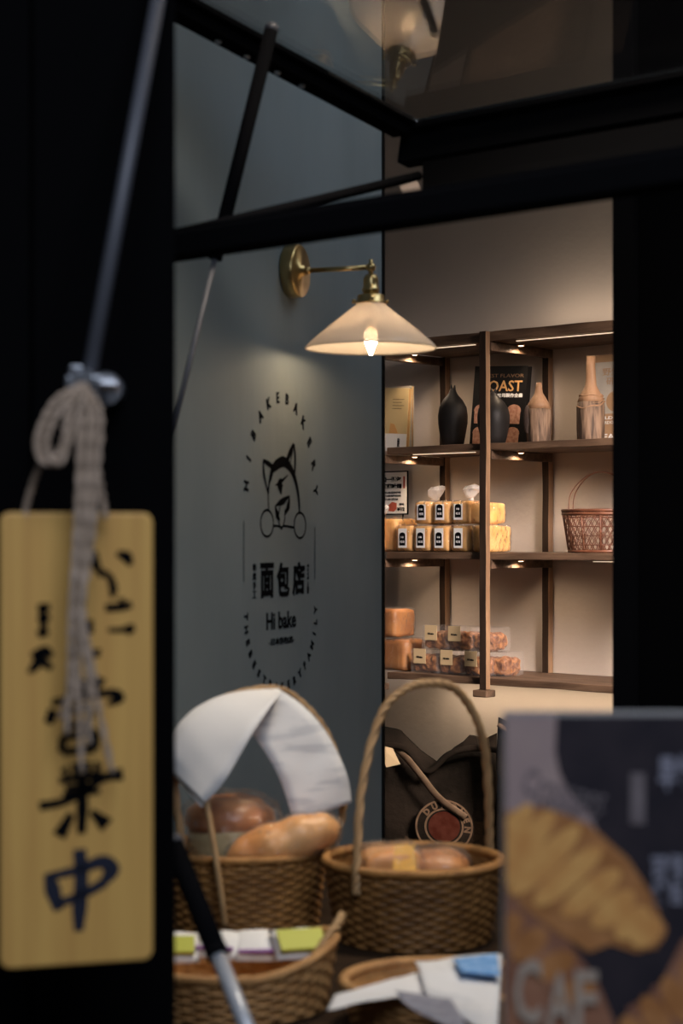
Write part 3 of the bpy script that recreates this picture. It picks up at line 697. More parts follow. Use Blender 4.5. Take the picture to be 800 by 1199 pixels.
# toast packs
LW, LD, LH = .071, .12, .084
def loaf(name, label, loc, body, sz, group, tagged, knot, seed, yaw=0):
    w_, d_, h_ = sz
    t = thing(name, label, 'bread', loc, RZ+yaw, group)
    link('bread', rbox(w_*.95, d_*.95, h_*.95, .16, 6, .0018, 25, seed), body, t, smooth=True)
    link('wrapper', rbox(w_, d_, h_, .15, 8, .0026, 40, seed+3), 'film', t, smooth=True)
    if tagged:
        bm = bmesh.new(); box(bm, -.016, .018, -d_/2-.0042, -d_/2-.0034, .012, h_-.012, .0003); lb = link('label', bm, 'white', t)
        bm = bmesh.new(); P = [(-.011,-d_/2-.0048,.019),(.013,-d_/2-.0048,.019),(.013,-d_/2-.0048,.052)]+[(.001+.012*math.cos(a),-d_/2-.0048,.052+.008*math.sin(a)) for a in [PI*i/6 for i in range(1,6)]]+[(-.011,-d_/2-.0048,.052)]
        prism(bm, P, (0,.0004,0)); link('black_mark', bm, 'ink', lb)
        bm = bmesh.new(); add_text(bm, 'Hi', .01, face_at(.001,-d_/2-.0052,.045), fit=(.010,.006)); add_text(bm, '吐司', .01, face_at(.001,-d_/2-.0052,.031), fit=(.015,.008)); link('lettering', bm, 'white', lb)
    if knot:
        bm = bmesh.new(); rr = random.Random(seed)
        lathe(bm, [(.004,0),(.012,.002),(.010,.010),(.022,.024),(.030,.036),(.026,.046),(.012,.050),(0,.046)], 18, sx=.95, sy=.8)
        for v in bm.verts:
            v.co.x += v.co.z*knot
        bmesh.ops.subdivide_edges(bm, edges=bm.edges[:], cuts=1); noisy(bm, .007, 38, seed); link('twisted_top', bm, 'film2', t, (0,0,h_-.004))
    return t
g3 = 'packed toast loaves on the third shelf'
z = Z3+.001; q0 = .075
low = [486.5, 507.5, 529, 551.5]
lab = ['yellow packed toast in bottom row, leftmost of the four with black labels', 'yellow packed toast in bottom row, second from its left end', 'yellow packed toast in bottom row, third from its left end', 'yellow packed toast in bottom row, just left of middle post']
for i, px in enumerate(low): loaf('toast_pack', lab[i], on(px, q0, z), 'toast', (LW,LD,LH), g3, True, 0, i, 0)
loaf('toast_pack', 'yellow packed toast in bottom row, showing right of middle post', on(576, q0, z), 'toast', (LW,LD,LH), g3, False, 0, 12, 0)
up = [(508.5, 'yellow packed toast with a tall twisted bag top, upper row left end', .35), (530, 'yellow packed toast, middle of the three labelled in upper row', 0), (551.5, 'yellow packed toast with crinkled bag top touching the middle post', .1)]
for i, (px, lb, kn) in enumerate(up): loaf('toast_pack', lb, on(px, q0+.004, z+LH+.0015), 'toast', (LW*.98,LD,LH*.86), g3, True, kn, i+20)
loaf('toast_pack', 'yellow packed toast in upper row, peeking right of middle post', on(571, q0+.02, z+LH+.0015), 'toast', (LW*.86,LD,LH*.80), g3, False, 0, 31)
loaf('toast_pack', 'larger yellow loaf under the price card, right one of two', on(467, q0+.01, z), 'toast', (.070,.12,.108), g3, False, 0, 41)
tl = loaf('toast_pack', 'larger yellow loaf under the price card, against the slate wall edge', on(445, .04, z), 'toast', (.066,.12,.100), g3, False, .1, 42)
bm = bmesh.new(); box(bm, -.020, .032, -.0655, -.064, .040, .062, .0003); lb = link('label', bm, 'white', tl)
bm = bmesh.new(); add_text(bm, 'Hi吐', .01, face_at(.008,-.0662,.051), fit=(.040,.012), off=.0006); link('lettering', bm, 'ink', lb)
# caramel loaves
z = Z4+.001; g4 = 'caramel loaves on the lowest shelf'
loaf('caramel_loaf', 'large caramel brown wrapped loaf at left end of lowest shelf, bottom of pair', on(471, .10, z), 'caramel', (.120,.11,.103), g4, False, 0, 51)
loaf('caramel_loaf', 'caramel brown wrapped loaf stacked on top of another at left end', on(461.5, .10, z+.1045), 'caramel', (.100,.11,.092), g4, False, 0, 52)
# clear boxes of buns
def bunbox(label, px, q, z, seed, lab=True, w_=.118, kraftx=0):
    t = thing('bun_box', label, 'bread box', on(px, q, z), RZ, 'clear boxes of crumbly buns')
    h_, d_ = .072, .10
    bm = bmesh.new(); merge(bm, rbox(w_*.95, d_*.9, h_*.72, .3, 10, .007, 60, seed)); link('buns', bm, 'crumble', t, (0,0,.002), smooth=False)
    bm = bmesh.new(); box(bm, -w_/2, w_/2, -d_/2, d_/2, 0, h_, .002); link('clear_box', bm, 'box', t)
    if lab:
        bm = bmesh.new(); box(bm, kraftx-.024, kraftx+.024, -d_/2-.0018, -d_/2-.0006, h_-.044, h_+.002, .0003); lb_ = link('label', bm, 'kraft', t)
        bm = bmesh.new(); add_text(bm, 'Hi bake', .01, face_at(kraftx,-d_/2-.0022,h_-.024), fit=(.024,.006), off=.0003); link('lettering', bm, 'ink', lb_)
    return t
q0 = .09
bunbox('clear box of crumbly buns, bottom row, left end', 509, q0, z, 61, True, .108, -.018)
bunbox('clear box of crumbly buns, bottom row, second from left', 538, q0, z, 62, True, .104, -.010)
bunbox('clear box of crumbly buns, bottom row, behind the middle post', 566.5, q0, z, 63, True, .104, -.010)
bunbox('clear box of crumbly buns, bottom row, right end past the post', 589, q0+.03, z, 64, False, .085)
bunbox('clear box of crumbly buns, upper row, left end', 521, q0+.005, z+.0735, 65, True, .104, -.014)
bunbox('clear box of crumbly buns, upper row, middle', 549, q0+.005, z+.0735, 66, True, .104, -.016)
bunbox('clear box of crumbly buns, upper row, right of the middle post', 574, q0+.01, z+.0735, 67, False, .080)
# open-weave basket
zb = Z3+.001
t = thing('lattice_basket', 'reddish open lattice basket with thin hoop handle on third shelf', 'basket', on(704, .12, zb), RZ)
R0, R1, H = .096, .116, .122
bm = bmesh.new()
for dr in (1,-1):
    for k in range(36):
        a0 = 2*PI*k/36
        tube(bm, [((R0+(R1-R0)*u/6+dr*.001)*math.cos(a0+dr*u*.105), (R0+(R1-R0)*u/6+dr*.001)*math.sin(a0+dr*u*.105)*.9, H*u/6) for u in range(7)], .0014, 5)
for k in range(12):
    a0 = 2*PI*k/12; tube(bm, [(R0*math.cos(a0),R0*math.sin(a0)*.9,0),(R1*math.cos(a0),R1*math.sin(a0)*.9,H)], .0026, 6)
for u in (.18,.4,.62,.84):
    r_ = R0+(R1-R0)*u; tube(bm, [(r_*math.cos(2*PI*i/40), r_*math.sin(2*PI*i/40)*.9, H*u) for i in range(40)], .0014, 5, True)
link('lattice', bm, 'rattan', t, smooth=True)
bm = bmesh.new()
for zz, r_ in ((H,R1),(H-.010,R1-.001),(.004,R0)): tube(bm, [(r_*math.cos(2*PI*i/48), r_*math.sin(2*PI*i/48)*.9, zz) for i in range(48)], .0042, 8, True)
lathe(bm, [(0,.001),(R0,.001),(R0,.004),(0,.004)], 36, 1, .9); link('rim', bm, 'rattan', t, smooth=True)
bm = bmesh.new()
for off in (-.010, .012):
    tube(bm, spline([(-R1*.93,off,H*.9),(-R1*.86,off,H+.05),(-R1*.45,off*.5,H+.098),(0,0,H+.112),(R1*.45,off*.5,H+.098),(R1*.86,off,H+.05),(R1*.93,off,H*.9)], 6), .0018, 7)
link('handle', bm, 'rattan', t, smooth=True)

# ---------------------------------------------------------------- coffee sacks under the shelves
def sack(label, px, q, w_, d_, hfun, m, yaw=0):
    p = on(px, q, 0); t = thing('coffee_sack', label, 'sack', (p[0], p[1], .001), RZ+yaw)
    bm = bmesh.new(); nx = 28; nz = 22; rings = []
    # stations up the bag; each a flattened closed loop
    n = 56
    for k in range(nz+1):
        f = k/nz; ring = []
        for j in range(n):
            a = 2*PI*j/n; cx, cy = math.cos(a), math.sin(a)
            ex = abs(cx)**.55*(1 if cx > 0 else -1); ey = abs(cy)**.55*(1 if cy > 0 else -1)
            x = ex*w_/2*(1-.10*f+.05*math.sin(f*PI)); z_ = f*hfun(ex)
            dd = d_*(1-.82*max(0,(f-.55)/.45)**1.3)
            y = ey*dd/2 + .02*max(0, f-.6)
            ring.append(bm.verts.new((x, y, z_)))
        rings.append(ring)
    for A, B in zip(rings, rings[1:]):
        for j in range(n): bm.faces.new((A[j], A[(j+1)%n], B[(j+1)%n], B[j]))
    for T in (rings[0], rings[-1]):
        for j in range(n//2):
            vs = []
            for v in (T[j], T[j+1], T[(n-j-1) % n], T[(n-j) % n]):
                if v not in vs: vs.append(v)
            if len(vs) > 2: bm.faces.new(vs)
    noisy(bm, .010, 9, px); noisy(bm, .004, 30, px)
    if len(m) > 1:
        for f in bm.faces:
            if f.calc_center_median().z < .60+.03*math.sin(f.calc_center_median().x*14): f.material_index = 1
    link('cloth', bm, m, t, smooth=True)
    return t
def h1(ex):       # open mouth dipping in the middle
    x = (ex+1)/2
    pts = [(0,.915),(.18,.905),(.34,.855),(.48,.800),(.62,.850),(.78,.900),(.9,.885),(1,.905)]
    for (a, b), (c, d) in zip(pts, pts[1:]):
        if x <= c: return b+(d-b)*(x-a)/(c-a)
    return .9
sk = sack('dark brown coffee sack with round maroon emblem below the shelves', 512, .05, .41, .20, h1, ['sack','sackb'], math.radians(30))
yf = -.118
def sx(px): return (px-512)*.00268
def szz(py): return (HZ-py)/F*Zof(525, -.07)+EYE
ex0, ez0 = sx(527), szz(972)
def ring_(bm, r0, r1, y, n=48):
    a_ = [bm.verts.new((ex0+r0*math.cos(2*PI*i/n), y, ez0+r0*.93*math.sin(2*PI*i/n))) for i in range(n)]
    b_ = [bm.verts.new((ex0+r1*math.cos(2*PI*i/n), y, ez0+r1*.93*math.sin(2*PI*i/n))) for i in range(n)]
    for i in range(n): bm.faces.new((a_[i], a_[(i+1)%n], b_[(i+1)%n], b_[i]))
bm = bmesh.new(); prism(bm, [(ex0+.090*math.cos(2*PI*i/40), yf, ez0+.084*math.sin(2*PI*i/40)) for i in range(40)], (0,.004,0)); em = link('emblem', bm, 'sack', sk)
bm = bmesh.new(); ring_(bm, .082, .088, yf-.0008); ring_(bm, .054, .060, yf-.0008); link('emblem_rings', bm, 'tanprint', em)
bm = bmesh.new(); prism(bm, [(ex0+.048*math.cos(2*PI*i/40), yf-.0006, ez0+.046*math.sin(2*PI*i/40)) for i in range(40)], (0,.0004,0)); link('emblem_centre', bm, 'maroon', em)
bm = bmesh.new()
for i, ch in enumerate('DUROMEN'):
    a = math.radians(-48+i*24); add_text(bm, ch, .02, face_at(ex0+.071*math.sin(a), yf-.001, ez0+.066*math.cos(a), -a), fit=(0,.020), off=.0012)
link('emblem_lettering', bm, 'tanprint', em)
bm = bmesh.new()
P = [(sx(468),yf+.055,szz(882)),(sx(482),yf+.03,szz(893)),(sx(500),yf+.004,szz(912)),(sx(522),yf-.008,szz(938)),(sx(552),yf-.008,szz(960))]
tube(bm, spline(P, 8), [.014]*100 if False else .013, 8, flat=.45); link('strap', bm, 'strap', sk, smooth=True)
bm = bmesh.new(); tube(bm, spline([(sx(450),yf+.05,szz(880)),(sx(480),yf+.035,szz(882)),(sx(506),yf+.02,szz(908)),(sx(530),yf+.03,szz(888)),(sx(556),yf+.04,szz(880)),(sx(585),yf+.05,szz(882))], 8), .010, 8); link('folded_hem', bm, 'sack', sk, smooth=True)
bm = bmesh.new(); prism(bm, [(sx(449),yf+.03,szz(878)),(sx(466),yf+.03,szz(882)),(sx(476),yf+.012,szz(900)),(sx(460),yf+.012,szz(904))], (0,.002,0)); link('paper_tag', bm, 'kraft', sk)
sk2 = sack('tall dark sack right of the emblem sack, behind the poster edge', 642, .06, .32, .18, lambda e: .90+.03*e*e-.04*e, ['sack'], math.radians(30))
bm = bmesh.new(); tube(bm, spline([(-.145,-.02,.955),(-.09,-.03,.925),(0,-.035,.900),(.09,-.03,.89),(.14,-.02,.885)], 6), .007, 8); link('folded_hem', bm, 'strap', sk2, smooth=True)

# ---------------------------------------------------------------- wicker baskets on the counter
ZC = 1.0005
def woven(bm, prof, n_rings, stakes, r, sx_=1, sy_=1, tilt=None):
    """prof(f)->radius, height ; weft rings woven round upright stakes over a thin inner wall"""
    H_ = prof(1)[1]
    for k in range(n_rings):
        f = (k+.5)/n_rings; R_, z_ = prof(f); m_ = stakes*4; ring = []
        for i in range(m_):
            a = 2*PI*i/m_; rr = R_ + r*.8*math.cos(stakes/2*a + (PI if k % 2 else 0))
            x, y = rr*math.cos(a)*sx_, rr*math.sin(a)*sy_; dz = tilt(x, y)*f if tilt else 0
            ring.append((x, y, z_+dz))
        tube(bm, ring, H_/n_rings*.52, 5, True)
    for j in range(stakes):
        a = 2*PI*j/stakes; tube(bm, [(prof(u/5)[0]*math.cos(a)*sx_, prof(u/5)[0]*math.sin(a)*sy_, prof(u/5)[1]+(tilt(prof(u/5)[0]*math.cos(a)*sx_, prof(u/5)[0]*math.sin(a)*sy_)*u/5 if tilt else 0)) for u in range(6)], r*1.1, 5)
    n = 48; rings = []
    pr_ = [(0, .002)]+[(prof(u/5)[0]-r*1.3, max(.002, prof(u/5)[1])) for u in range(6)]
    for idx, (R_, z_) in enumerate(pr_):
        f = max(0, idx-1)/5
        rings.append([bm.verts.new((R_*math.cos(2*PI*j/n)*sx_, R_*math.sin(2*PI*j/n)*sy_, z_+(tilt(R_*math.cos(2*PI*j/n)*sx_, R_*math.sin(2*PI*j/n)*sy_)*f if tilt else 0))) if R_ > 0 else None for j in range(n)])
    cv = bm.verts.new((0,0,.002))
    for j in range(n): bm.faces.new((cv, rings[1][j], rings[1][(j+1)%n]))
    for A, B in zip(rings[1:], rings[2:]):
        for j in range(n): bm.faces.new((A[j], A[(j+1)%n], B[(j+1)%n], B[j]))
def rope_ring(bm, R_, z_, r, turns, sx_=1, sy_=1, tilt=None):
    for ph in (0, 2*PI/3, 4*PI/3):
        pts = []
        for i in range(turns*6):
            a = 2*PI*i/(turns*6); b = ph + turns*a; rr = R_+r*.7*math.cos(b); x, y = rr*math.cos(a)*sx_, rr*math.sin(a)*sy_
            pts.append((x, y, z_+r*.7*math.sin(b)+(tilt(x,y) if tilt else 0)))
        tube(bm, pts, r*.62, 6, True)
def arch(bm, P, r, twist=1.3):
    Q = spline(P, 10); k = len(Q)
    for ph in (0, 2*PI/3, 4*PI/3):
        T = []
        for i, p in enumerate(Q):
            d = (Q[min(i+1,k-1)]-Q[max(i-1,0)]).normalized(); u_ = Vector((0,1,0)) if abs(d.y) < .8 else Vector((1,0,0)); u_ = (u_-d*u_.dot(d)).normalized(); v_ = d.cross(u_)
            T.append(p + (u_*math.cos(ph+i*twist*.5)+v_*math.sin(ph+i*twist*.5))*r*.55)
        tube(bm, T, r*.62, 6)
# right basket
RB = thing('handled_basket', 'round brown wicker basket with tall empty arched handle', 'basket', (.090, 2.36, ZC), math.radians(-8))
bm = bmesh.new(); woven(bm, lambda f: (.094+.016*f, .096*f), 17, 40, .0020); link('woven_body', bm, 'wicker2', RB, smooth=True)
bm = bmesh.new(); rope_ring(bm, .110, .098, .0050, 44); link('rim', bm, 'wicker', RB, smooth=True)
bm = bmesh.new()
inv = Matrix.Rotation(math.radians(8), 4, 'Z') @ Matrix.Translation((-.090,-2.36,-ZC))
arch(bm, [inv @ at(*p) for p in ((417,1048,2.27),(418,1010,2.275),(424,920,2.30),(446,838,2.33),(474,808,2.35),(502,800,2.36),(532,806,2.37),(556,838,2.39),(569,885,2.41),(573,960,2.43),(573,1010,2.44),(573,1035,2.44))], .0052)
link('handle', bm, 'cane', RB, smooth=True)
# left basket
LB = thing('handled_basket', 'round brown wicker basket with printed paper draped over its handle', 'basket', (-.128, 2.46, ZC), math.radians(10))
bm = bmesh.new(); woven(bm, lambda f: (.096+.010*f, .094*f), 17, 40, .0020); link('woven_body', bm, 'wicker', LB, smooth=True)
bm = bmesh.new(); rope_ring(bm, .106, .096, .0048, 44); link('rim', bm, 'wicker', LB, smooth=True)
bm = bmesh.new(); inv = Matrix.Rotation(math.radians(-10), 4, 'Z') @ Matrix.Translation((.128,-2.46,-ZC))
arch(bm, [inv @ at(*p) for p in ((218,1040,2.40),(214,990,2.40),(205,910,2.41),(222,850,2.43),(262,818,2.45),(318,806,2.47),(352,822,2.49),(382,858,2.50),(400,910,2.51),(400,960,2.515),(378,1010,2.515),(374,1040,2.51))], .0048)
link('handle', bm, 'cane', LB, smooth=True)
bm = bmesh.new(); tube(bm, spline([inv @ at(*p) for p in ((264,1085,2.335),(258,1040,2.335),(248,975,2.345),(236,905,2.375),(222,855,2.43))], 8), .0042, 8)
link('side_cane', bm, 'cane', LB, smooth=True)
# paper draped over that handle
def sheet(bm, rows, th=.0008, mi=0):
    """grid of points -> thin closed sheet"""
    n = len(rows); m = len(rows[0]); V = [[bm.verts.new(p) for p in r] for r in rows]; Vb = [[bm.verts.new(Vector(p)+Vector((0,th,-th*.3))) for p in r] for r in rows]
    for i in range(n-1):
        for j in range(m-1):
            bm.faces.new((V[i][j],V[i][j+1],V[i+1][j+1],V[i+1][j])).material_index = mi; bm.faces.new((Vb[i][j],Vb[i+1][j],Vb[i+1][j+1],Vb[i][j+1])).material_index = mi
    ed = [(0,j,0,j+1) for j in range(m-1)]+[(n-1,j+1,n-1,j) for j in range(m-1)]+[(i+1,0,i,0) for i in range(n-1)]+[(i,m-1,i+1,m-1) for i in range(n-1)]
    for a,b,c,d in ed: bm.faces.new((V[a][b],V[c][d],Vb[c][d],Vb[a][b])).material_index = mi
def band(top, bot, nu=5, ns=6, wob=.002, seed=0, th=.0008):
    T = spline(top, ns); B = spline(bot, ns); rows = []
    k = min(len(T), len(B))
    for i in range(k):
        row = []
        for j in range(nu+1):
            p = T[i].lerp(B[i], j/nu); p = p + Vector((0,1,.3))*noise.noise(p*30+Vector((seed,0,0)))*wob; row.append(p)
        rows.append(row)
    bm = bmesh.new(); sheet(bm, rows, th); return bm
pd = thing('draped_paper', 'long white printed paper strip folded over the left basket handle', 'paper', at(318,808,2.42))
def rel(t, pts): return [at(*p)-t.location for p in pts]
bm = band(rel(pd, [(326,806,2.47),(290,808,2.455),(248,818,2.43),(214,842,2.41),(199,872,2.40),(199,900,2.395)]),
          rel(pd, [(330,809,2.43),(318,826,2.40),(296,858,2.37),(272,900,2.355),(254,926,2.35),(239,940,2.35)]), 6, 6, .003, 4)
link('front_flap', bm, 'paper', pd, smooth=True)
bm = band(rel(pd, [(326,806,2.47),(352,824,2.478),(374,846,2.483),(392,874,2.485),(407,908,2.485),(412,940,2.485)]),
          rel(pd, [(294,858,2.435),(302,868,2.438),(314,886,2.44),(326,908,2.44),(336,936,2.44),(344,962,2.44)]), 6, 6, .003, 8)
link('back_flap', bm, 'print', pd, smooth=True)
bm = band(rel(pd, [(199,900,2.3985),(202,906,2.3985),(206,911,2.3985)]), rel(pd, [(239,940,2.3535),(238,944,2.3535),(236,946,2.3535)]), 4, 3, .001, 1)
link('turned_edge', bm, 'paper', pd, smooth=True)
# breads in the left basket
t = thing('round_loaf', 'large round olive-brown bread with dark crust, bagged, in left basket', 'bread', (-.146, 2.475, ZC+.055))
bm = bmesh.new(); lathe(bm, [(0,0),(.035,0),(.052,.015),(.058,.045),(.056,.068),(0,.070)], 36); noisy(bm, .003, 20, 1); link('loaf', bm, 'olive', t, smooth=True)
bm = bmesh.new(); lathe(bm, [(0,.064),(.054,.064),(.060,.074),(.057,.088),(.040,.102),(.018,.108),(.008,.104),(0,.1025)], 36); noisy(bm, .004, 24, 6); link('crust', bm, 'crustdark', t, smooth=True)
bm = bmesh.new(); lathe(bm, [(0,-.002),(.040,-.002),(.060,.012),(.066,.045),(.068,.075),(.064,.095),(.045,.110),(.020,.116),(0,.112)], 44); noisy(bm, .005, 30, 3); link('bag', bm, 'film', t, smooth=True)
t = thing('long_roll', 'golden oblong bread roll in clear film lying on the left basket', 'bread', (-.074, 2.398, ZC+.114), math.radians(12))
def roll(L_, R_, seed, mt, t, film=True):
    bm = bmesh.new(); rs = []; n = 26
    for i in range(n+1):
        f = i/n; x = (f-.5)*L_; r_ = R_*max(.02, (1-abs(2*f-1)**2.6))**.5*(.82+.18*f)*(1+.05*math.sin(f*22)); rs.append((x, r_))
    t2 = bmesh.new(); lathe(t2, [(max(r,.0008), x) for x, r in rs], 28); merge(bm, t2, Matrix.Rotation(PI/2, 4, 'Y')); noisy(bm, .0025, 26, seed); link('roll', bm, mt, t, smooth=True)
    if film:
        bm = bmesh.new(); t2 = bmesh.new(); lathe(t2, [(max(r*1.09+.0015,.003), x*1.05) for x, r in rs], 28); merge(bm, t2, Matrix.Rotation(PI/2, 4, 'Y')); noisy(bm, .004, 34, seed+2); link('film', bm, 'film', t, smooth=True)
roll(.150, .030, 4, 'roll', t); t.rotation_euler = (0, math.radians(-14), math.radians(12))
# breads in the right basket
t = thing('bread_pack', 'clear bread bag with amber label in the right basket', 'bread', (.062, 2.36, ZC+.068), math.radians(10))
link('bread', rbox(.075,.06,.045,.4,6,.004,30,2), 'roll', t, smooth=True); link('bag', rbox(.083,.068,.052,.4,8,.005,40,5), 'film', t, smooth=True)
bm = bmesh.new(); prism(bm, [(-.006,-.040,.010),(.024,-.040,.010),(.026,-.022,.050),(.0,-.022,.050)], (0,.001,.0015)); link('label', bm, 'amber', t)
t = thing('bun', 'reddish brown bun in crinkled bag at centre of the right basket', 'bread', (.115, 2.375, ZC+.068), math.radians(-20))
link('bread', rbox(.095,.07,.040,.7,6,.004,30,8), 'crust', t, smooth=True); link('bag', rbox(.103,.078,.046,.6,8,.005,40,9), 'film', t, smooth=True)

# front left basket (low, with a raised loop end)
FB = thing('bread_tray', 'low pale wicker basket with raised end loop at the lower left', 'basket', (-.118, 2.01, ZC), math.radians(4))
def tl_(x, y): return .020*max(0, (x-.02)/.08)**1.6
bm = bmesh.new(); woven(bm, lambda f: (.094+.012*f, .048*f), 10, 40, .0024, 1.05, .92, tl_); link('woven_body', bm, 'wicker3', FB, smooth=True)
bm = bmesh.new(); rope_ring(bm, .106, .050, .0046, 40, 1.05, .92, tl_); link('rim', bm, 'wicker3', FB, smooth=True)
bm = bmesh.new(); arch(bm, [(.085,-.045,.058),(.100,-.028,.076),(.116,.0,.090),(.120,.02,.092)], .0045); tube(bm, [(.118,.012,.088),(.112,.016,.066),(.108,.02,.060)], .003, 8); link('end_loop', bm, 'cane', FB, smooth=True)
def pouch(label, loc, rz, cap, seed, tiltx=.2, s_=(.07,.05)):
    t = thing('snack_packet', label, 'packet', loc, rz, 'snack packets in the low front basket', (tiltx, 0, rz))
    bm = bmesh.new(); rows = []
    nx, ny = 10, 8
    for side in (1,-1):
        V = [[bm.verts.new(((i/nx-.5)*s_[0], (j/ny-.5)*s_[1], side*.010*(max(0,math.sin(PI*i/nx)*math.sin(PI*j/ny)))**.5)) for j in range(ny+1)] for i in range(nx+1)]
        for i in range(nx):
            for j in range(ny): bm.faces.new((V[i][j],V[i+1][j],V[i+1][j+1],V[i][j+1]))
    bmesh.ops.remove_doubles(bm, verts=bm.verts[:], dist=.0001); noisy(bm, .0015, 60, seed); link('pouch', bm, 'white', t, smooth=True)
    for mname, y0, y1 in cap:
        bm = bmesh.new(); V = []
        for i in range(9):
            u = i/8; V.append([bm.verts.new(((.08+.84*u-.5)*s_[0], (y-.5)*s_[1], .0128)) for y in (y0, y1)])
        for i in range(8): bm.faces.new((V[i][0],V[i+1][0],V[i+1][1],V[i][1]))
        r_ = bmesh.ops.extrude_face_region(bm, geom=bm.faces[:]); 
        for v in [g for g in r_['geom'] if isinstance(g, bmesh.types.BMVert)]: v.co.z -= .004
        link('label', bm, mname, t)
    return t
zz = ZC+.046
pouch('white packet with lime label at far left of the low front basket', (-.190, 2.050, zz+.008), .1, [('lime',.08,.6)], 1, .5)
pouch('plain white packet just left of centre in the low front basket', (-.134, 2.062, zz+.009), -.2, [('purple',.05,.12)], 2, .5, (.05,.045))
pouch('white packet with thin purple stripe, centre of the low front basket', (-.090, 2.058, zz+.009), .05, [('purple',.02,.09)], 3, .5, (.055,.05))
pouch('white packet with lime label at right of the low front basket', (-.046, 2.044, zz+.014), .25, [('lime',.05,.7)], 4, .5, (.06,.05))

# front right tray with newspapers
FT = thing('paper_tray', 'low oval wicker tray piled with printed papers at the bottom', 'tray', (.104, 1.935, ZC), math.radians(6))
bm = bmesh.new(); woven(bm, lambda f: (.092+.012*f, .042*f), 9, 38, .0024, .98, .9); link('woven_body', bm, 'wicker3', FT, smooth=True)
bm = bmesh.new(); rope_ring(bm, .104, .045, .0048, 38, .98, .9); link('rim', bm, 'wicker3', FT, smooth=True)
def fl(px, py, h): return (px, py, h*F/(py-HZ))
def crump(name, label, corners, m, seed, amp=.012, nu=16, nv=12, th=.0008, ref=None):
    A, B, Cc_, D = [at(*p) for p in corners]; o_ = A.lerp(Cc_, .5); rows = []
    for i in range(nu+1):
        r_ = []
        for j in range(nv+1):
            u, v = i/nu, j/nv; p = (A.lerp(B, u)).lerp(D.lerp(Cc_, u), v)
            r_.append(p + Vector((0,-.2,1))*(noise.noise(p*16+Vector((seed,0,0)))*amp+noise.noise(p*45+Vector((seed,3,0)))*amp*.3) - o_)
        rows.append(r_)
    bm = bmesh.new(); sheet(bm, rows, th); t = thing(name, label, 'paper', o_); link('sheet', bm, m, t, smooth=True); return t
crump('loose_paper', 'pale crumpled newspaper sheet over the left of the oval tray', [fl(383,1180,.444),fl(392,1164,.444),fl(508,1133,.442),fl(500,1162,.442)], 'paper', 2, .006)
crump('loose_paper', 'large grey-shaded newspaper sheet slanting across the oval tray', [fl(486,1122,.434),fl(498,1160,.436),fl(582,1222,.438),fl(588,1118,.432)], 'print', 5, .006)
c3 = crump('loose_paper', 'sheet with bright blue printed patch at the right of the tray', [fl(530,1120,.424),fl(540,1140,.427),fl(586,1143,.427),fl(582,1116,.424)], 'blueprint', 9, .003, 8, 6)
crump('loose_paper', 'narrow folded white sheet lying lowest across the tray front', [fl(462,1160,.430),fl(470,1172,.430),fl(560,1225,.426),fl(528,1168,.426)], 'greyprint', 12, .004)

# ---------------------------------------------------------------- near poster on the counter
PZ = 1.15; kp = PZ/F
po = thing('croissant_poster', 'tall dark poster with golden croissant picture in clear stand, nearest right', 'poster', at(592, 838, PZ), math.radians(0))
def PP(px, py, y=-.0006): return ((max(px,592.5)-592)*kp, y, (838-py)*kp)
bot = 1588
bm = bmesh.new(); x1 = (850-592)*kp; z1 = -(bot-838)*kp+.0006; box(bm, 0, x1, 0, .003, z1+.004, 0, .0004); link('poster_board', bm, 'navy', po)
bm = bmesh.new(); box(bm, -.0015, x1+.001, .0032, .006, z1, .0024, .0004); box(bm, -.0015, x1+.001, .0, .07, z1, z1+.003, .0004); link('stand', bm, 'acry', po)
bm = bmesh.new(); P = [(592,838),(652,838),(650,880),(655,905),(668,930),(690,950),(700,975),(640,985),(592,960)]
prism(bm, [PP(*p, -.0003) for p in P], (0,.0002,0)); link('pink_area', bm, 'mauve', po)
bm = bmesh.new(); P = [(592,1040),(615,1055),(650,1075),(672,1110),(700,1150),(720,1199),(720,1330),(592,1330)]
prism(bm, [PP(*p, -.0003) for p in P], (0,.0002,0)); P = [(735,1180),(770,1160),(800,1100),(850,1080),(850,1330),(720,1330)]; prism(bm, [PP(*p, -.0003) for p in P], (0,.0002,0)); link('pastry_area', bm, 'postbrown', po)
def cro(bm1, bm2, spine, wid, n, y0):
    S_ = spline([Vector((p[0],0,p[1])) for p in spine], n); k = len(S_)
    for i in range(0, k):
        f = i/(k-1); d = (S_[min(i+1,k-1)]-S_[max(i-1,0)]).normalized(); w_ = wid(f)
        ang = math.atan2(d.z, d.x)+PI/2+.25
        tgt = bm1 if i % 2 == 0 else bm2
        ax = 15 if i % 2 == 0 else 12
        y = y0-.00002*i-(0 if i % 2 else .00004)
        pts = []
        for j in range(22):
            a = 2*PI*j/22; lx, lz = ax*math.sin(a), w_*math.cos(a)
            x = S_[i].x + lx*math.cos(ang-PI/2) + lz*math.cos(ang); z_ = S_[i].z + lx*math.sin(ang-PI/2) + lz*math.sin(ang)
            pts.append(PP(x, z_, y))
        poly(tgt, pts)
b1_, b2_ = bmesh.new(), bmesh.new()
prism(b2_, [PP(*p, -.0008) for p in ((592,950),(640,945),(690,965),(735,1005),(765,1050),(778,1085),(770,1110),(745,1115),(715,1105),(690,1115),(650,1090),(610,1060),(592,1020))], (0,.0002,0))
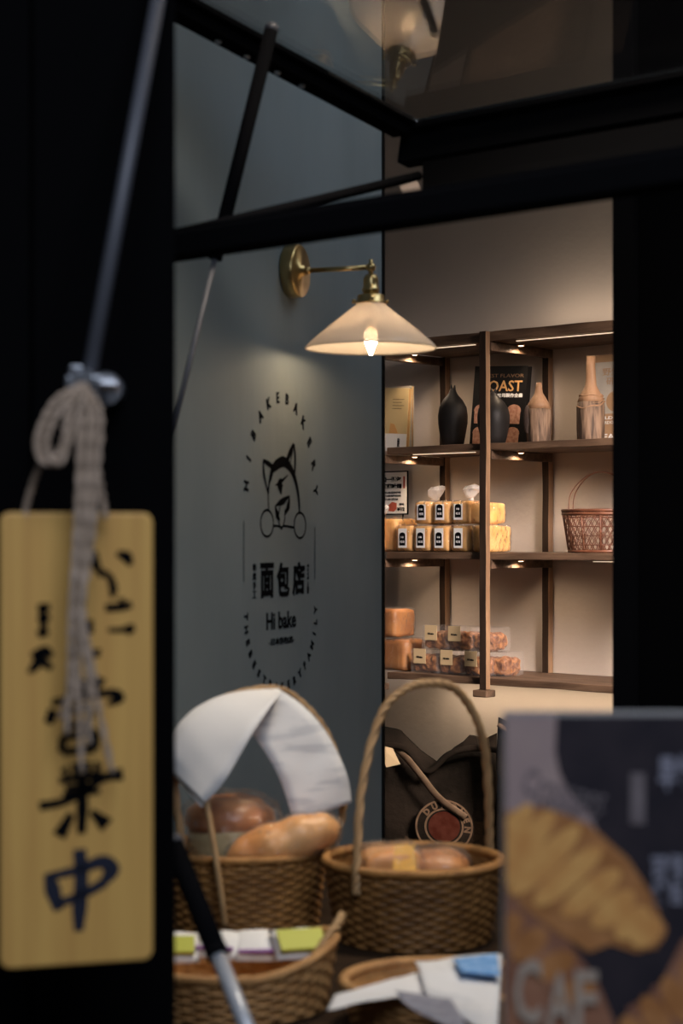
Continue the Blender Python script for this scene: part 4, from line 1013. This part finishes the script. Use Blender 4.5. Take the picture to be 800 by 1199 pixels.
cro(b1_, b2_, [(590,985),(625,1000),(665,1025),(705,1055),(740,1080),(764,1095)], lambda f: 46+18*math.sin(PI*min(1,f*1.2+.15))-26*f, 3, -.0012)
link('croissant_gold', b1_, 'croi1', po); link('croissant_crust', b2_, 'croi2', po)
b1_, b2_ = bmesh.new(), bmesh.new(); cro(b1_, b2_, [(745,1215),(780,1180),(815,1150),(850,1125)], lambda f: 30, 3, -.0012)
link('small_croissant', b1_, 'croi2', po); link('small_croissant_crust', b2_, 'postbrown', po)
b1_, b2_ = bmesh.new(), bmesh.new()
cro(b1_, b2_, [(592,1090),(620,1105),(650,1130),(672,1160)], lambda f: 26, 2, -.0012)
link('small_croissant', b1_, 'croi2', po); link('small_croissant_crust', b2_, 'postbrown', po)
bm = bmesh.new()
x, y, z_ = PP(618,1160,-.0022); add_text(bm, 'C', .05, face_at(x,y,z_), fit=(.017,.040), off=.0012)
x, y, z_ = PP(655,1172,-.0022); add_text(bm, 'A', .05, face_at(x,y,z_), fit=(.018,.036), off=.0010)
x, y, z_ = PP(686,1170,-.0022); add_text(bm, 'F', .05, face_at(x,y,z_), fit=(.014,.036), off=.0010)
link('large_letters', bm, 'faint' if False else mat('offwhite_print', (.40,.32,.26), rough=.4), po)
bg = mat('bluegrey_print', (.24,.24,.30), rough=.4)
for s_, px, py, ww, hh_ in (('早餐',792,905,.022,.022),('可頌',782,1018,.020,.018),('麵包',782,1046,.020,.014)):
    bm = bmesh.new(); x, y, z_ = PP(px,py,-.0008); add_text(bm, s_, .02, face_at(x,y,z_), fit=(ww,hh_), off=.0008); link('right_writing', bm, bg, po)
bm = bmesh.new()
for s_, px, py, ww, hh_ in (('Croissant',662,925,.052,.016),('bakery',664,948,.040,.010)):
    x, y, z_ = PP(px,py,-.0008); add_text(bm, s_, .02, face_at(x,y,z_, -.25), fit=(ww,hh_))
box(bm, *(lambda a: (a, a+.009))(PP(738,0)[0]), -.0008, -.0004, PP(0,965)[2], PP(0,905)[2])
link('script_writing', bm, 'faint', po)
